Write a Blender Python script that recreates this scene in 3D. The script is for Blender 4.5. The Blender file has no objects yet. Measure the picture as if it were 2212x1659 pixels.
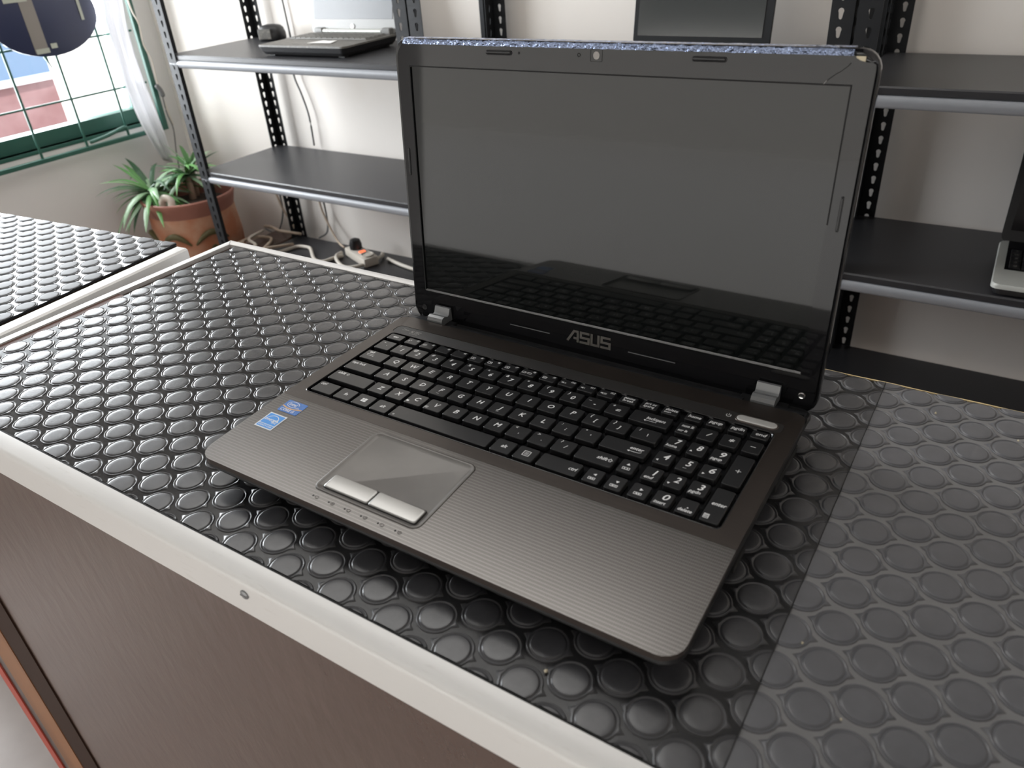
import bpy, bmesh, math, random
from mathutils import Vector, Matrix
random.seed(7)
S = bpy.context.scene
COL = S.collection
PI = math.pi

# ------------------------------------------------------------------ camera
DZ = 0.981                       # height of the laptop's keyboard deck above the floor
T = 0.950                        # height of the counter's rubber mat
RT = [(0.8406283653606186, 0.5378181226006071, -0.06399701831720539),
      (0.236551600872844, -0.470870759246956, -0.849896504411384),
      (-0.48722406701191295, 0.699308512095022, -0.5230490545214831)]
cd = bpy.data.cameras.new('camera'); cam = bpy.data.objects.new('camera', cd); COL.objects.link(cam)
r, d, f = [Vector(v) for v in RT]
m = Matrix((r, -d, -f)).transposed().to_4x4()
m.translation = Vector((0.27095970368445726, -0.3793358271050829, 0.3195576546186366 + DZ))
cam.matrix_world = m
cd.sensor_width = 36.0; cd.lens = 1658.409 / 2212 * 36
cd.clip_start = 0.02; cd.clip_end = 200
cd.dof.use_dof = True; cd.dof.focus_distance = 0.74; cd.dof.aperture_fstop = 10.5
S.camera = cam

# ------------------------------------------------------------------ world, light, exposure
w = bpy.data.worlds.new('world'); S.world = w; w.use_nodes = True
bg = w.node_tree.nodes['Background']; bg.inputs[0].default_value = (0.97, 0.98, 1.0, 1); bg.inputs[1].default_value = 2.5
S.view_settings.view_transform = 'Standard'; S.view_settings.look = 'None'
S.view_settings.gamma = 1; S.view_settings.use_curve_mapping = False
S.view_settings.exposure = 0.12

def area(name, loc, target, sx, sy, power, color):
    l = bpy.data.lights.new(name, 'AREA'); l.shape = 'RECTANGLE'; l.size = sx; l.size_y = sy
    l.energy = power; l.color = color
    o = bpy.data.objects.new(name, l); COL.objects.link(o); o.location = loc
    o.rotation_euler = (Vector(target) - Vector(loc)).to_track_quat('-Z', 'Y').to_euler()
    return o
sun_d = bpy.data.lights.new('sun', 'SUN'); sun_d.energy = 4.5; sun_d.angle = 0.01; sun_d.color = (1, 0.96, 0.9)
sun = bpy.data.objects.new('sun', sun_d); COL.objects.link(sun); sun.rotation_euler = Vector((-0.55, -0.22, -0.80)).to_track_quat('-Z', 'Y').to_euler()
area('added_sheen_light', (-1.15, 0.68, 2.57), (-1.15, 0.68, 0), 1.9, 0.42, 10, (1, 0.98, 0.95))  # added unseen light, placed for the sheen on the palm rest
area('window_daylight', (-2.70, 0.48, 1.30), (0, 0.48, 1.05), 1.5, 1.1, 125, (0.93, 0.97, 1))

# ------------------------------------------------------------------ material helpers
def inp(b, k, v):
    if k in b.inputs: b.inputs[k].default_value = v
def mat(name, col, rough=0.5, metal=0.0, spec=0.5, coat=0.0, emit=None, es=1.0, noise=None, bump=None, coat_rough=0.05):
    """noise=(scale, amount, colour2, contrast lo, hi)   bump=(scale, strength, distance, stretch)"""
    M = bpy.data.materials.new(name); M.use_nodes = True
    nt = M.node_tree; b = nt.nodes['Principled BSDF']
    inp(b, 'Base Color', (*col, 1)); inp(b, 'Roughness', rough); inp(b, 'Metallic', metal)
    inp(b, 'Specular IOR Level', spec); inp(b, 'Coat Weight', coat); inp(b, 'Coat Roughness', coat_rough)
    if emit: inp(b, 'Emission Color', (*emit, 1)); inp(b, 'Emission Strength', es)
    L = nt.links
    if noise or bump:
        tc = nt.nodes.new('ShaderNodeTexCoord')
    if noise:
        sc, amt, c2, lo, hi = noise[:5]
        mp = nt.nodes.new('ShaderNodeMapping'); L.new(tc.outputs['Object'], mp.inputs[0])
        mp.inputs['Scale'].default_value = noise[5] if len(noise) > 5 else (1, 1, 1)
        n = nt.nodes.new('ShaderNodeTexNoise'); n.inputs['Scale'].default_value = sc; n.inputs['Detail'].default_value = 6
        L.new(mp.outputs[0], n.inputs['Vector'])
        rr = nt.nodes.new('ShaderNodeMapRange'); rr.inputs[1].default_value = lo; rr.inputs[2].default_value = hi
        rr.inputs[3].default_value = 0; rr.inputs[4].default_value = amt
        L.new(n.outputs[0], rr.inputs[0])
        mx = nt.nodes.new('ShaderNodeMix'); mx.data_type = 'RGBA'
        mx.inputs[6].default_value = (*col, 1); mx.inputs[7].default_value = (*c2, 1)
        L.new(rr.outputs[0], mx.inputs[0]); L.new(mx.outputs[2], b.inputs['Base Color'])
        M['mixnode'] = mx.name
    if bump:
        sc, st, dist = bump[:3]
        mp = nt.nodes.new('ShaderNodeMapping'); L.new(tc.outputs['Object'], mp.inputs[0])
        mp.inputs['Scale'].default_value = bump[3] if len(bump) > 3 else (1, 1, 1)
        n = nt.nodes.new('ShaderNodeTexNoise'); n.inputs['Scale'].default_value = sc; n.inputs['Detail'].default_value = 4
        L.new(mp.outputs[0], n.inputs['Vector'])
        bp = nt.nodes.new('ShaderNodeBump'); bp.inputs['Strength'].default_value = st; bp.inputs['Distance'].default_value = dist
        L.new(n.outputs[0], bp.inputs['Height']); L.new(bp.outputs[0], b.inputs['Normal'])
    return M

def rubber(name, rough, base, dust, dust_amt, edge_x=None, edge_gain=0.55, spec=0.5):
    M = mat(name, base, rough, spec=spec)
    nt = M.node_tree; L = nt.links; b = nt.nodes['Principled BSDF']
    g = nt.nodes.new('ShaderNodeNewGeometry')
    n1 = nt.nodes.new('ShaderNodeTexNoise'); n1.inputs['Scale'].default_value = 38; n1.inputs['Detail'].default_value = 7
    L.new(g.outputs['Position'], n1.inputs['Vector'])
    n2 = nt.nodes.new('ShaderNodeTexNoise'); n2.inputs['Scale'].default_value = 1500; n2.inputs['Detail'].default_value = 3
    L.new(g.outputs['Position'], n2.inputs['Vector'])
    r1 = nt.nodes.new('ShaderNodeMapRange'); r1.inputs[1].default_value = 0.42; r1.inputs[2].default_value = 0.68
    r1.inputs[3].default_value = dust_amt * 0.25; r1.inputs[4].default_value = dust_amt
    n1.inputs['Roughness'].default_value = 0.65
    L.new(n1.outputs[0], r1.inputs[0])
    fac = r1.outputs[0]
    if edge_x is not None:       # the part of the mat right of the seam was never wiped
        sx = nt.nodes.new('ShaderNodeSeparateXYZ'); L.new(g.outputs['Position'], sx.inputs[0])
        gt = nt.nodes.new('ShaderNodeMath'); gt.operation = 'GREATER_THAN'; gt.inputs[1].default_value = edge_x
        L.new(sx.outputs[0], gt.inputs[0])
        ml = nt.nodes.new('ShaderNodeMath'); ml.operation = 'MULTIPLY_ADD'; ml.inputs[1].default_value = edge_gain
        L.new(gt.outputs[0], ml.inputs[0]); L.new(fac, ml.inputs[2]); fac = ml.outputs[0]
    mx = nt.nodes.new('ShaderNodeMix'); mx.data_type = 'RGBA'
    mx.inputs[6].default_value = (*base, 1); mx.inputs[7].default_value = (*dust, 1)
    L.new(fac, mx.inputs[0]); L.new(mx.outputs[2], b.inputs['Base Color'])
    bp = nt.nodes.new('ShaderNodeBump'); bp.inputs['Strength'].default_value = 0.16; bp.inputs['Distance'].default_value = 0.0003
    L.new(n2.outputs[0], bp.inputs['Height']); L.new(bp.outputs[0], b.inputs['Normal'])
    return M

M = {}
M['wall'] = mat('painted_plaster', (0.80, 0.75, 0.70), 0.75, noise=(5, 0.35, (0.70, 0.62, 0.52), 0.55, 0.85), bump=(30, 0.15, 0.004))
M['wall_l'] = mat('painted_plaster_left', (0.74, 0.72, 0.70), 0.75, bump=(30, 0.15, 0.004))
M['floor'] = mat('beige_floor', (0.62, 0.56, 0.52), 0.35, noise=(9, 0.6, (0.50, 0.44, 0.41), 0.4, 0.7))
M['ceil'] = mat('ceiling_paint', (0.80, 0.79, 0.77), 0.8)
M['pave'] = mat('pavement', (0.66, 0.65, 0.63), 0.85)
M['rub_base'] = rubber('black_rubber_sheet', 0.10, (0.012, 0.012, 0.013), (0.27, 0.27, 0.275), 0.07, 0.2215, 0.62, spec=0.20)
M['rub_stud'] = rubber('black_rubber_stud', 0.27, (0.034, 0.034, 0.037), (0.110, 0.112, 0.124), 0.22, 0.2215, 0.70)
M['rub_dust'] = rubber('dusty_stud_skirt', 0.50, (0.026, 0.026, 0.026), (0.12, 0.12, 0.125), 0.25, 0.2215, 0.5, spec=0.25)
M['rub_base2'] = rubber('black_rubber_sheet_far', 0.10, (0.02, 0.02, 0.022), (0.10, 0.10, 0.105), 0.3)
M['rub_stud2'] = rubber('black_rubber_stud_far', 0.55, (0.045, 0.045, 0.048), (0.12, 0.12, 0.125), 0.4)
M['alu'] = mat('white_painted_trim', (0.70, 0.69, 0.675), 0.28, spec=0.6, noise=(60, 0.35, (0.55, 0.53, 0.5), 0.62, 0.75, (1, 6, 6)), bump=(80, 0.08, 0.001))
M['backing'] = mat('yellow_foam_backing', (0.62, 0.48, 0.25), 0.8)
M['panel'] = mat('brown_laminate', (0.078, 0.045, 0.034), 0.25, spec=0.6, noise=(14, 0.5, (0.10, 0.060, 0.046), 0.35, 0.7), bump=(60, 0.22, 0.003, (1, 1, 0.45)))
M['darkwood'] = mat('dark_stained_edge', (0.035, 0.018, 0.012), 0.3)
M['dark_reflection'] = mat('painted_dark_reflection', (0.035, 0.017, 0.011), 0.6, spec=0.15)  # tone of the dark reflection painted on the counter front
M['brownedge'] = mat('worn_brown_board_edge', (0.10, 0.045, 0.033), 0.6, spec=0.3)
M['orange'] = mat('orange_brown_wood', (0.27, 0.115, 0.045), 0.5, noise=(20, 0.6, (0.13, 0.05, 0.02), 0.4, 0.7, (1, 1, 0.1)))
M['red'] = mat('red_edge_paint', (0.42, 0.06, 0.035), 0.5)
M['black'] = mat('black_plastic', (0.012, 0.012, 0.013), 0.42)
M['blackgap'] = mat('black_gap', (0.005, 0.005, 0.005), 0.8)
M['gloss'] = mat('glossy_black_plastic', (0.008, 0.008, 0.009), 0.05, spec=0.36)
M['screen'] = mat('dark_display_glass', (0.006, 0.007, 0.007), 0.04, spec=0.40)
M['hingecover'] = mat('hinge_cover_plastic', (0.016, 0.017, 0.020), 0.33)
M['key'] = mat('matte_black_keycap', (0.016, 0.016, 0.017), 0.30, spec=0.5, bump=(3000, 0.25, 0.00008))
M['tray'] = mat('glossy_keyboard_tray', (0.006, 0.006, 0.007), 0.16, bump=(500, 0.3, 0.0004))
M['print'] = mat('white_print', (0.80, 0.80, 0.80), 0.6)
M['greyprint'] = mat('grey_print', (0.32, 0.30, 0.28), 0.4)
M['silver'] = mat('satin_silver', (0.22, 0.225, 0.23), 0.32, metal=0.4)
M['chrome'] = mat('polished_steel', (0.6, 0.6, 0.6), 0.15, metal=1.0)
M['button'] = mat('silver_button', (0.30, 0.295, 0.285), 0.30, metal=0.75)
M['touch'] = mat('touchpad_film', (0.095, 0.089, 0.084), 0.36, metal=0.6, noise=(40, 0.25, (0.15, 0.14, 0.13), 0.4, 0.7))
M['lip'] = mat('bronze_edge', (0.105, 0.085, 0.075), 0.28, metal=0.6)
M['tape'] = mat('crumpled_reflective_tape', (0.24, 0.29, 0.42), 0.09, metal=0.9, bump=(260, 1.0, 0.003, (1.0, 0.6, 1)))
M['icon_edge'] = mat('embossed_icon', (0.10, 0.09, 0.085), 0.3, metal=0.3)
M['rack'] = mat('dark_grey_enamel', (0.030, 0.030, 0.033), 0.38, spec=0.5)
M['rackpost'] = mat('black_enamel', (0.010, 0.011, 0.013), 0.55, spec=0.3)
M['rail'] = mat('light_grey_rail', (0.25, 0.26, 0.28), 0.42)
M['green'] = mat('green_painted_iron', (0.025, 0.10, 0.075), 0.45)
M['terracotta'] = mat('terracotta', (0.42, 0.155, 0.075), 0.65, noise=(14, 0.8, (0.50, 0.30, 0.20), 0.4, 0.65))
M['rimclay'] = mat('reddish_clay_rim', (0.30, 0.12, 0.085), 0.6)
M['olive'] = mat('olive_glaze', (0.10, 0.085, 0.03), 0.5)
M['soil'] = mat('soil', (0.06, 0.04, 0.03), 0.9)
M['leaf1'] = mat('leaf_green', (0.10, 0.26, 0.07), 0.4)
M['leaf2'] = mat('leaf_pale', (0.26, 0.40, 0.24), 0.35)
M['leaf3'] = mat('leaf_dark', (0.03, 0.09, 0.035), 0.45)
M['cream'] = mat('cream_plastic', (0.70, 0.64, 0.56), 0.45)
M['beige'] = mat('beige_cord', (0.48, 0.38, 0.29), 0.5)
M['greycord'] = mat('grey_cord', (0.14, 0.14, 0.14), 0.5)
M['redlamp'] = mat('red_switch', (0.8, 0.15, 0.08), 0.4, emit=(1, 0.15, 0.05), es=1.5)
M['silverlap'] = mat('pale_silver_plastic', (0.50, 0.51, 0.48), 0.32, metal=0.2)
M['lapgrey'] = mat('grey_hammered_plastic', (0.11, 0.105, 0.095), 0.5, noise=(120, 0.6, (0.25, 0.23, 0.2), 0.5, 0.7))
M['lcdgrey'] = mat('pale_lcd', (0.165, 0.17, 0.18), 0.3)
M['bezelgrey'] = mat('silver_bezel', (0.21, 0.207, 0.20), 0.35, metal=0.2)
M['mirrorscreen'] = mat('grey_reflective_screen', (0.055, 0.06, 0.06), 0.12, spec=0.8)
M['paper'] = mat('white_paper', (0.8, 0.79, 0.77), 0.7)
M['oval'] = mat('navy_sign_back', (0.020, 0.026, 0.065), 0.35)
M['tan'] = mat('tan_tape', (0.22, 0.20, 0.18), 0.6)
M['palegreen'] = mat('pale_tape', (0.40, 0.42, 0.36), 0.6)
M['fabric'] = mat('white_curtain', (0.78, 0.77, 0.79), 0.8)
F_ = bpy.data.materials.new('thin_white_fabric'); F_.use_nodes = True; nt = F_.node_tree; nt.nodes.remove(nt.nodes['Principled BSDF'])
df = nt.nodes.new('ShaderNodeBsdfDiffuse'); df.inputs[0].default_value = (0.80, 0.79, 0.80, 1); tl = nt.nodes.new('ShaderNodeBsdfTranslucent'); tl.inputs[0].default_value = (0.8, 0.8, 0.82, 1)
mz = nt.nodes.new('ShaderNodeMixShader'); mz.inputs[0].default_value = 0.4; nt.links.new(df.outputs[0], mz.inputs[1]); nt.links.new(tl.outputs[0], mz.inputs[2]); nt.links.new(mz.outputs[0], nt.nodes['Material Output'].inputs['Surface'])
M['fabric'] = F_
M['facade_red'] = mat('dusty_red_render', (0.19, 0.10, 0.105), 0.8, noise=(4, 0.8, (0.30, 0.20, 0.21), 0.4, 0.7))
M['facade_blue'] = mat('pale_blue_render', (0.12, 0.19, 0.30), 0.7)
M['white_ledge'] = mat('white_ledge', (0.6, 0.62, 0.65), 0.6)
M['intel_blue'] = mat('blue_sticker', (0.035, 0.16, 0.50), 0.3, noise=(700, 0.5, (0.20, 0.38, 0.70), 0.55, 0.7))
M['sky_blue'] = mat('bright_blue_sticker', (0.025, 0.27, 0.75), 0.3)
M['sticker_white'] = mat('white_sticker', (0.72, 0.76, 0.80), 0.35)
M['swoosh'] = mat('orange_swoosh', (0.62, 0.36, 0.12), 0.35)
M['chip'] = mat('cream_foam_chip', (0.62, 0.55, 0.40), 0.6)
# window glass
G = bpy.data.materials.new('window_glass'); G.use_nodes = True
nt = G.node_tree; nt.nodes.remove(nt.nodes['Principled BSDF'])
tr = nt.nodes.new('ShaderNodeBsdfTransparent'); tr.inputs[0].default_value = (0.97, 0.97, 0.97, 1)
gl = nt.nodes.new('ShaderNodeBsdfGlossy'); gl.inputs['Roughness'].default_value = 0.02
fr = nt.nodes.new('ShaderNodeFresnel'); fr.inputs[0].default_value = 1.2
ms = nt.nodes.new('ShaderNodeMixShader')
nt.links.new(fr.outputs[0], ms.inputs[0]); nt.links.new(tr.outputs[0], ms.inputs[1]); nt.links.new(gl.outputs[0], ms.inputs[2])
nt.links.new(ms.outputs[0], nt.nodes['Material Output'].inputs['Surface'])
M['glass'] = G

# brushed deck + ribbed palm rest: fine relief only
def brushed():
    m_ = mat('brushed_brown_metal', (0.050, 0.041, 0.036), 0.30, metal=0.55)
    nt = m_.node_tree; L = nt.links; b = nt.nodes['Principled BSDF']
    tc = nt.nodes.new('ShaderNodeTexCoord'); mp = nt.nodes.new('ShaderNodeMapping')
    mp.inputs['Scale'].default_value = (12, 2200, 30); L.new(tc.outputs['Object'], mp.inputs[0])
    n = nt.nodes.new('ShaderNodeTexNoise'); n.inputs['Scale'].default_value = 1; n.inputs['Detail'].default_value = 3
    L.new(mp.outputs[0], n.inputs['Vector'])
    mr = nt.nodes.new('ShaderNodeMapRange'); mr.inputs[3].default_value = 0.24; mr.inputs[4].default_value = 0.44
    L.new(n.outputs[0], mr.inputs[0]); L.new(mr.outputs[0], b.inputs['Roughness'])
    bp = nt.nodes.new('ShaderNodeBump'); bp.inputs['Strength'].default_value = 0.25; bp.inputs['Distance'].default_value = 0.0003
    L.new(n.outputs[0], bp.inputs['Height']); L.new(bp.outputs[0], b.inputs['Normal'])
    mx = nt.nodes.new('ShaderNodeMix'); mx.data_type = 'RGBA'
    mx.inputs[6].default_value = (0.038, 0.031, 0.027, 1); mx.inputs[7].default_value = (0.066, 0.054, 0.047, 1)
    L.new(n.outputs[0], mx.inputs[0]); L.new(mx.outputs[2], b.inputs['Base Color'])
    return m_
M['brushed'] = brushed()
def ribbed():
    m_ = mat('ribbed_brown_metal', (0.10, 0.09, 0.084), 0.25, metal=0.75)
    nt = m_.node_tree; L = nt.links; b = nt.nodes['Principled BSDF']
    tc = nt.nodes.new('ShaderNodeTexCoord')
    sp = nt.nodes.new('ShaderNodeSeparateXYZ'); L.new(tc.outputs['Object'], sp.inputs[0])
    def math_(op, a, bb=None, c=None):
        n = nt.nodes.new('ShaderNodeMath'); n.operation = op
        for i, v in enumerate((a, bb, c)):
            if v is None: continue
            if isinstance(v, (int, float)): n.inputs[i].default_value = v
            else: L.new(v, n.inputs[i])
        return n.outputs[0]
    fy = math_('FRACT', math_('MULTIPLY', math_('ADD', sp.outputs[1], 1.0), 1 / 0.0026))
    line = math_('LESS_THAN', math_('ABSOLUTE', math_('SUBTRACT', fy, 0.5)), 0.11)
    fx = math_('FRACT', math_('MULTIPLY', math_('ADD', sp.outputs[0], 1.0), 1 / 0.0012))
    dots = math_('LESS_THAN', fx, 0.42)
    dots = math_('MULTIPLY', dots, math_('SUBTRACT', 1.0, line))
    mx = nt.nodes.new('ShaderNodeMix'); mx.data_type = 'RGBA'
    mx.inputs[6].default_value = (0.128, 0.120, 0.114, 1); mx.inputs[7].default_value = (0.084, 0.078, 0.073, 1)
    L.new(dots, mx.inputs[0])
    mx2 = nt.nodes.new('ShaderNodeMix'); mx2.data_type = 'RGBA'; mx2.inputs[7].default_value = (0.17, 0.162, 0.155, 1)
    L.new(mx.outputs[2], mx2.inputs[6]); L.new(line, mx2.inputs[0]); L.new(mx2.outputs[2], b.inputs['Base Color'])
    h = math_('ADD', math_('MULTIPLY', line, 1.0), math_('MULTIPLY', dots, -0.4))
    bp = nt.nodes.new('ShaderNodeBump'); bp.inputs['Strength'].default_value = 0.25; bp.inputs['Distance'].default_value = 0.0002
    L.new(h, bp.inputs['Height']); L.new(bp.outputs[0], b.inputs['Normal'])
    return m_
M['ribbed'] = ribbed()

# ------------------------------------------------------------------ geometry helpers
def tag(o, label=None, cat=None, group=None, kind=None):
    for k, v in (('label', label), ('category', cat), ('group', group), ('kind', kind)):
        if v: o[k] = v
    return o
def link(o, parent=None):
    COL.objects.link(o)
    if parent: o.parent = parent
    return o
def empty(name, loc=(0, 0, 0), rz=0.0):
    o = bpy.data.objects.new(name, None); o.empty_display_size = 0.05
    o.location = loc; o.rotation_euler = (0, 0, rz); return link(o)
def obj(name, bm, m_, parent=None, loc=None, rot=None, smooth=False, angle=None):
    me = bpy.data.meshes.new(name)
    if not isinstance(m_, (list, tuple)): m_ = [m_]
    for q in m_: me.materials.append(M[q] if isinstance(q, str) else q)
    bmesh.ops.recalc_face_normals(bm, faces=bm.faces[:])
    bm.to_mesh(me); bm.free()
    if smooth:
        for p in me.polygons: p.use_smooth = True
        if angle is not None:
            try: me.set_sharp_from_angle(angle=angle)
            except Exception: pass
    o = bpy.data.objects.new(name, me); link(o, parent)
    if loc: o.location = loc
    if rot: o.rotation_euler = rot
    return o
def struct(o): o['kind'] = 'structure'; return o
def B(): return bmesh.new()
def box(bm, x0, x1, y0, y1, z0, z1, bev=0.0, mi=0):
    vs = [bm.verts.new(p) for p in ((x0,y0,z0),(x1,y0,z0),(x1,y1,z0),(x0,y1,z0),(x0,y0,z1),(x1,y0,z1),(x1,y1,z1),(x0,y1,z1))]
    fs = [bm.faces.new([vs[i] for i in q]) for q in ((3,2,1,0),(4,5,6,7),(0,1,5,4),(1,2,6,5),(2,3,7,6),(3,0,4,7))]
    for q in fs: q.material_index = mi
    if bev:
        es = list({e for q in fs for e in q.edges})
        bmesh.ops.bevel(bm, geom=es, offset=bev, segments=2, affect='EDGES', profile=0.5)
    return bm
def bx(*a, **k): return box(B(), *a, **k)
def rrect(x0, x1, y0, y1, r, n=4, sides=()):
    """rounded rectangle, counter-clockwise from the lower right corner; r = radius or 4 radii (LR, UR, UL, LL);
    sides = y values given extra points on both upright sides"""
    if not isinstance(r, (list, tuple)): r = [r] * 4
    P = []
    cs = [(x1 - r[0], y0 + r[0], -90, r[0]), (x1 - r[1], y1 - r[1], 0, r[1]), (x0 + r[2], y1 - r[2], 90, r[2]), (x0 + r[3], y0 + r[3], 180, r[3])]
    for k, (cx, cy, a0, rr) in enumerate(cs):
        for i in range(n + 1):
            a = math.radians(a0 + 90 * i / n); P.append((cx + rr * math.cos(a), cy + rr * math.sin(a)))
        if k == 0: P += [(x1, y) for y in sorted(sides)]
        if k == 2: P += [(x0, y) for y in sorted(sides, reverse=True)]
    return P
def loft(bm, rings, cap0=True, cap1=True, mi=0):
    V = [[bm.verts.new(p) for p in ring] for ring in rings]
    n = len(V[0])
    for a, b in zip(V, V[1:]):
        for i in range(n):
            q = bm.faces.new((a[i], a[(i + 1) % n], b[(i + 1) % n], b[i])); q.material_index = mi
    if cap0: bm.faces.new(V[0][::-1]).material_index = mi
    if cap1: bm.faces.new(V[-1]).material_index = mi
    return V
def fill(bm, loops, z, flip=False, mi=0):
    """planar face with holes; z = number or function(x, y)"""
    zf = z if callable(z) else (lambda x, y: z)
    es = []; out = []
    for lp in loops:
        vs = [bm.verts.new((x, y, 0)) for x, y in lp]; out.append(vs)
        es += [bm.edges.new((vs[i], vs[(i + 1) % len(vs)])) for i in range(len(vs))]
    rs = bmesh.ops.triangle_fill(bm, edges=es, use_beauty=True, use_dissolve=False)
    fs = [g for g in rs['geom'] if isinstance(g, bmesh.types.BMFace)]
    for q in fs: q.material_index = mi
    for vs in out:
        for v in vs: v.co.z = zf(v.co.x, v.co.y)
    return out
def plate(outer, holes, z, thick, bm=None, mi=0, side_mi=None, bev=0.0):
    bm = bm or B(); zf = z if callable(z) else (lambda x, y: z)
    side_mi = mi if side_mi is None else side_mi
    top = fill(bm, [outer] + holes, z, mi=mi)
    for vs in top:
        lo = [bm.verts.new((v.co.x, v.co.y, v.co.z - thick)) for v in vs]
        n = len(vs)
        for i in range(n):
            q = bm.faces.new((vs[i], vs[(i + 1) % n], lo[(i + 1) % n], lo[i])); q.material_index = side_mi
    return bm
def strip_poly(bm, pts, z=0.0, th=0.0002, mi=0):
    """small closed polygon printed at height z"""
    vs = [bm.verts.new((x, y, z + th)) for x, y in pts]
    q = bm.faces.new(vs); q.material_index = mi
def stroke(bm, pts, wdt, z=0.0, h=0.0002, closed=False, mi=0):
    """thick flat polyline made of joined quads"""
    P = [Vector(p) for p in pts]; n = len(P)
    L_, R_ = [], []
    for i in range(n):
        a = P[i - 1] if (i > 0 or closed) else None; c = P[(i + 1) % n] if (i < n - 1 or closed) else None
        d1 = (P[i] - a).normalized() if a is not None else (c - P[i]).normalized()
        d2 = (c - P[i]).normalized() if c is not None else d1
        n1 = Vector((-d1.y, d1.x)); n2 = Vector((-d2.y, d2.x)); mm = (n1 + n2)
        mm = mm / max(mm.length, 1e-6); k = wdt / 2 / max(0.45, mm.dot(n1))
        L_.append(bm.verts.new((P[i].x + mm.x * k, P[i].y + mm.y * k, z + h)))
        R_.append(bm.verts.new((P[i].x - mm.x * k, P[i].y - mm.y * k, z + h)))
    for i in range(n if closed else n - 1):
        j = (i + 1) % n
        bm.faces.new((R_[i], R_[j], L_[j], L_[i])).material_index = mi
_fc = {}
def text(bm, s, x, y, size, shear=0.22, z=0.0002, align='CENTER', sx=1.0, bold=0.0, mi=0, width=None):
    key = (s, shear, align, bold)
    if key not in _fc:
        c = bpy.data.curves.new('t', 'FONT'); c.body = s; c.size = 1.0; c.shear = shear; c.align_x = align; c.align_y = 'CENTER'
        c.resolution_u = 2; c.offset = bold; c.fill_mode = 'FRONT'
        o = bpy.data.objects.new('t', c); COL.objects.link(o)
        dg = bpy.context.evaluated_depsgraph_get(); me = bpy.data.meshes.new_from_object(o.evaluated_get(dg))
        _fc[key] = ([tuple(v.co) for v in me.vertices], [tuple(p.vertices) for p in me.polygons])
        bpy.data.objects.remove(o); bpy.data.curves.remove(c); bpy.data.meshes.remove(me)
    vs, fs = _fc[key]
    if width: sx = width / max(1e-6, (max(v[0] for v in vs) - min(v[0] for v in vs)) * size)
    V = [bm.verts.new((x + a * size * sx, y + b * size, z)) for a, b, _ in vs]
    for q in fs:
        try: bm.faces.new([V[i] for i in q]).material_index = mi
        except ValueError: pass
def tube(bm, pts, r, n=6, cap=True, mi=0):
    P = [Vector(p) for p in pts]; rings = []
    up = Vector((0, 0, 1))
    for i, p in enumerate(P):
        d_ = (P[min(i + 1, len(P) - 1)] - P[max(i - 1, 0)]).normalized()
        a = d_.cross(up);
        if a.length < 1e-3: a = Vector((1, 0, 0))
        a.normalize(); b = a.cross(d_)
        rr = r[i] if isinstance(r, (list, tuple)) else r
        rings.append([p + (a * math.cos(2 * PI * k / n) + b * math.sin(2 * PI * k / n)) * rr for k in range(n)])
    loft(bm, rings, cap, cap, mi)
    return bm
def smooth_path(pts, n=6):
    P = [Vector(p) for p in pts]; P = [2 * P[0] - P[1]] + P + [2 * P[-1] - P[-2]]; out = []
    for i in range(1, len(P) - 2):
        for k in range(n):
            t = k / n; a, b, c, d_ = P[i - 1], P[i], P[i + 1], P[i + 2]
            out.append(0.5 * ((2 * b) + (c - a) * t + (2 * a - 5 * b + 4 * c - d_) * t * t + (3 * b - a - 3 * c + d_) * t ** 3))
    out.append(P[-2]); return out
def lathe(bm, prof, n=32, c=(0, 0), cap0=True, cap1=True, mi=0):
    loft(bm, [[(c[0] + r_ * math.cos(2 * PI * k / n), c[1] + r_ * math.sin(2 * PI * k / n), z) for k in range(n)] for r_, z in prof], cap0, cap1, mi)
    return bm
def dup(o, parent=None, loc=None):
    c = o.copy(); COL.objects.link(c); c.parent = parent
    if loc is not None: c.location = loc
    return c

# ------------------------------------------------------------------ room
WX = -2.38; WY = 1.415; RX = 3.2; FY = -2.6; CZ = 2.6
struct(obj('floor', bx(WX, RX, FY, WY, -0.05, 0), 'floor'))
struct(obj('wall_back', bx(WX - 0.15, RX + 0.15, WY, WY + 0.15, -0.05, CZ), 'wall'))
struct(obj('wall_right', bx(RX, RX + 0.15, FY, WY, -0.05, CZ), 'wall'))
struct(obj('ceiling', bx(WX - 0.15, RX + 0.15, FY, WY + 0.15, CZ, CZ + 0.1), 'ceil'))
OY0, OY1, OZ0, OZ1 = -0.35, 1.305, 0.748, 1.70         # window opening in the left wall
b_ = B(); box(b_, WX - 0.15, WX, FY, OY0, -0.05, CZ); box(b_, WX - 0.15, WX, OY1, WY, -0.05, CZ)
box(b_, WX - 0.15, WX, OY0, OY1, -0.05, OZ0); box(b_, WX - 0.15, WX, OY0, OY1, OZ1, CZ)
struct(obj('wall_left', b_, 'wall_l'))
struct(obj('wall_front_unseen', box(bx(1.9, RX + 0.15, FY - 0.15, FY, -0.05, CZ), WX - 0.15, 1.9, FY - 0.15, FY, 1.60, CZ), mat('unseen_wall_darkened', (0.13, 0.10, 0.08), 0.8)))  # unseen; closed and darkened to hold back light from the front
struct(obj('ground', bx(-14, 14, -16, FY, -0.12, -0.02), 'pave'))
struct(obj('ground', bx(-14, WX - 0.15, FY, 8, -0.12, -0.02), 'pave'))

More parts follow.
